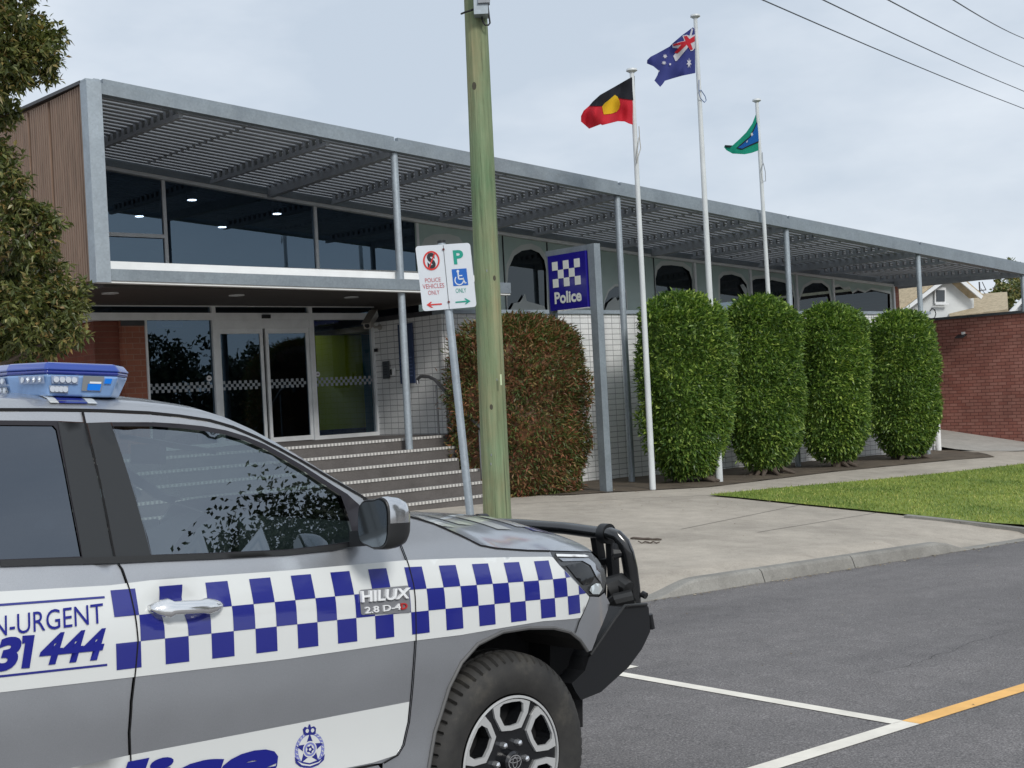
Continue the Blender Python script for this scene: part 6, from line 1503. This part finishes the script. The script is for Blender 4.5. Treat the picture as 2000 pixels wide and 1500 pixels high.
# ---- light bar
E0 = unp(66, 745, .30); E1 = unp(238, 745, .26); zlo = unp(200, 776, .27)[1]; zhi = unp(200, 714, .27)[1]; hgt = zhi - zlo
print('lightbar', E0, E1, zlo, zhi)
xr_, xf_ = E0[0], E1[0]
plan = [(xr_ + .02, .265), (xr_ - .03, .42), (xr_ - .035, CW - .42), (xr_ + .02, CW - .265), (xf_ - .02, CW - .245), (xf_ + .03, CW - .30), (xf_ + .04, .30), (xf_ - .02, .245)]
def lbs(z0, z1, grow, mat, name, par):
    cx_ = (xr_ + xf_) / 2; cy_ = CW / 2; P0 = [(cx_ + (x - cx_) * grow[0], cy_ + (y - cy_) * grow[1]) for x, y in plan]; P1 = [(cx_ + (x - cx_) * grow[2], cy_ + (y - cy_) * grow[3]) for x, y in plan]
    mb = MB(); mb.add([cw3(x, y, z0) for x, y in P0] + [cw3(x, y, z1) for x, y in P1], [tuple(range(8)), tuple(range(8, 16))] + [(i, (i + 1) % 8, 8 + (i + 1) % 8, 8 + i) for i in range(8)]); o = mb.build(name, mat, par)
    bv = o.modifiers.new('bevel', 'BEVEL'); bv.width = .007; bv.segments = 3; return o
LENS = plain('blue tinted lens', (.20, .34, .60), .08, spec=.6, coat=1, var=.15, sc=14); LID = plain('dark blue lid', (.016, .055, .32), .12, coat=1); LBAND = plain('blue lens band', (.015, .03, .24), .1, coat=1)
lb = lbs(zlo, zlo + hgt * .66, (.86, .975, 1.0, 1.0), LENS, 'light_bar', CAR)
lbs(zlo + hgt * .66, zlo + hgt * .80, (1.0, 1.0, 1.0, 1.0), LBAND, 'lens_band', lb)
lbs(zlo + hgt * .79, zhi + .004, (1.03, 1.006, .93, .985), LID, 'lid', lb)
def endp(s, h, off=.004):   # on the near end face, s rear to front
    x = xr_ + .02 + (xf_ - xr_ - .04) * s; y = .265 - .020 * s; k = min(1, max(0, h / .66)); cx_ = (xr_ + xf_) / 2; cy_ = CW / 2; g1 = .86 + .14 * k; g2 = .975 + .025 * k
    return cw3(cx_ + (x - cx_) * g1, cy_ + (y - cy_) * g2 - off, zlo + hgt * h)
def rearp(s, h, off=.004):   # on the rear face, s from the near corner
    y = .42 + s * (CW - .84); x = xr_ - .03
    if s < 0: y = .265 + (.155) * (1 + s / .16); x = xr_ + .02 - .05 * (1 + s / .16)
    k = min(1, max(0, h / .66)); cx_ = (xr_ + xf_) / 2; cy_ = CW / 2; g1 = .86 + .14 * k; g2 = .975 + .025 * k
    return cw3(cx_ + (x - cx_) * g1 - off, cy_ + (y - cy_) * g2 - off * (s < 0), zlo + hgt * h)
PAL = plain('pale led module', (.34, .42, .58), .2, .2); LEDC = plain('led reflector', (.62, .66, .72), .12, .5); BRB = plain('bright blue reflector', (.01, .22, .85), .15, .0); MOD = plain('clear module', (.30, .34, .40), .15)
def q4(fn, s0, s1, h0, h1, mat, nm, off=.005): return obj(nm, [fn(s0, h0, off), fn(s1, h0, off), fn(s1, h1, off), fn(s0, h1, off)], [(0, 1, 2, 3)], mat, lb)
def leds(fn, s0, s1, h, nrm):
    for k in range(4):
        c = fn(s0 + (s1 - s0) * (k + .5) / 4, h, .006); mb = MB(); mb.tube([c, c + nrm * .003], .0085, 12); mb.build('led', LEDC, lb)
q4(endp, .06, .44, .38, .62, PAL, 'led_module'); leds(endp, .08, .42, .50, -CN); q4(endp, .02, .30, .10, .32, MOD, 'led_module'); leds(endp, .03, .28, .21, -CN)
for s0 in (-.155, .01, .13, .25):
    q4(rearp, s0, s0 + .105, .38, .62, PAL, 'led_module'); leds(rearp, s0 + .005, s0 + .10, .50, -CX)
for s0 in (.01, .16): q4(rearp, s0, s0 + .12, .10, .32, MOD, 'led_module'); leds(rearp, s0 + .005, s0 + .115, .21, -CX)
q4(endp, .50, .80, .18, .64, plain('lamp bezel', (.45, .48, .5), .1, .6), 'alley_lamp', .006); q4(endp, .58, .78, .20, .40, BRB, 'lamp_reflector', .008); q4(endp, .60, .77, .41, .47, plain('white glint', (.85, .87, .9), .2), 'lamp_glint', .0085); q4(endp, .82, .92, .42, .58, BRB, 'side_reflector', .006)  # the white strip is a glint painted on the alley lamp
mb = MB()
for yy in (.40, CW - .52): cbox(mb, xr_ + .05, xr_ + .22, yy, yy + .12, zlo - .05, zlo + .004)
mb.build('mount_foot', BLACKP, lb)
# white roof tapes; the blue strip between them is a painted bluish reflection
def roofq(px0, px1, mat, nm, w_=.12, off=.003):
    xa = sp(px0, 798)[0]; xb = sp(px1, 798)[0]; V = []; F = []; k = 6
    for i in range(3):
        x = xa + (xb - xa) * i / 2; z = float(np.interp(x, GX, GZ))
        for j in range(k + 1):
            y0 = ys(x, z) + .004; t = (.012 + w_ * j / k); V.append(np.array(roofpt(x, z, t)) + CZ * off)
    for i in range(2):
        for j in range(k): F.append((i * (k + 1) + j, i * (k + 1) + j + 1, (i + 1) * (k + 1) + j + 1, (i + 1) * (k + 1) + j))
    obj(nm, V, F, mat, CAR, True)
roofq(104, 121, VWH, 'roof_tape_reflection'); roofq(178, 196, VWH, 'roof_tape_reflection'); roofq(122, 177, VBL, 'roof_tape_reflection', .12, .0025)
# ---- interior
SEAT = plain('dark seat fabric', (.03, .032, .036), .8); DASH = plain('dashboard', (.035, .037, .04), .6)
mb = MB(); mb.hexa([cw3(-.86, .13, .45), cw3(-.36, .13, .45), cw3(-.36, CW - .13, .45), cw3(-.86, CW - .13, .45), cw3(-.84, .13, .66), cw3(-.36, .13, .84), cw3(-.36, CW - .13, .84), cw3(-.84, CW - .13, .66)]); mb.build('dashboard', DASH, CAR)
mb = MB(); cbox(mb, -2.4, -.4, .13, CW - .13, .10, .16); mb.build('cabin_floor', DASH, CAR)
for y0 in (.25, 1.05):
    for xs0 in (-1.62, -2.3):
        mb = MB(); cbox(mb, xs0, xs0 + .5, y0, y0 + .5, .30, .46)
        mb.hexa([cw3(xs0 - .02, y0, .44), cw3(xs0 + .12, y0, .44), cw3(xs0 + .12, y0 + .5, .44), cw3(xs0 - .02, y0 + .5, .44), cw3(xs0 - .14, y0 + .04, .90), cw3(xs0 - .03, y0 + .04, .90), cw3(xs0 - .03, y0 + .46, .90), cw3(xs0 - .14, y0 + .46, .90)])
        cbox(mb, xs0 - .16, xs0 - .06, y0 + .13, y0 + .37, .93, 1.08); s_ = mb.build('seat', SEAT, CAR); bv = s_.modifiers.new('bevel', 'BEVEL'); bv.width = .03; bv.segments = 3
V = []; c = np.array([-.98, .48, .72]); mb = MB(); pts = []
for k in range(33):
    a = 2 * math.pi * k / 32; pts.append(cw3(c[0] + math.sin(a) * .08, c[1] + math.cos(a) * .185, c[2] + math.sin(a) * .17))
mb.tube(pts, .014, 8, cap=False); sw = mb.build('steering_wheel', SEAT, CAR, smooth=True)
mb = MB(); mb.beam(cw3(-.98, .30, .72), cw3(-.98, .66, .72), CX * .01, CZ * .025); mb.tube([cw3(-.98, .48, .72), cw3(-.80, .48, .66)], .03, 10); mb.build('steering_hub', SEAT, sw)
mb = MB(); mb.beam(cw3(-.93, .82, 1.085), cw3(-.93, 1.04, 1.085), CX * .012, CZ * .035); mb.build('rear_view_mirror', BLKM, CAR)
mb = MB(); mb.beam(cw3(-1.12, .26, 1.10), cw3(-1.10, .66, 1.135), CX * .075 - CZ * .01, CZ * .008); mb.build('sun_visor', plain('visor', (.15, .15, .15), .7), CAR)
mb = MB(); mb.tube([cw3(-1.50, .20, 1.02), cw3(-1.40, .30, .75), cw3(-1.30, .55, .5)], .014, 6, sq=2.2); mb.build('seat_belt', plain('belt', (.20, .22, .21), .7), CAR)
# ------------------------------------------------------------------ tidy
for o in list(bpy.data.objects):
    if o.parent is None and o.type in ('MESH', 'EMPTY') and 'kind' not in o and 'label' not in o: print('UNTAGGED', o.name)
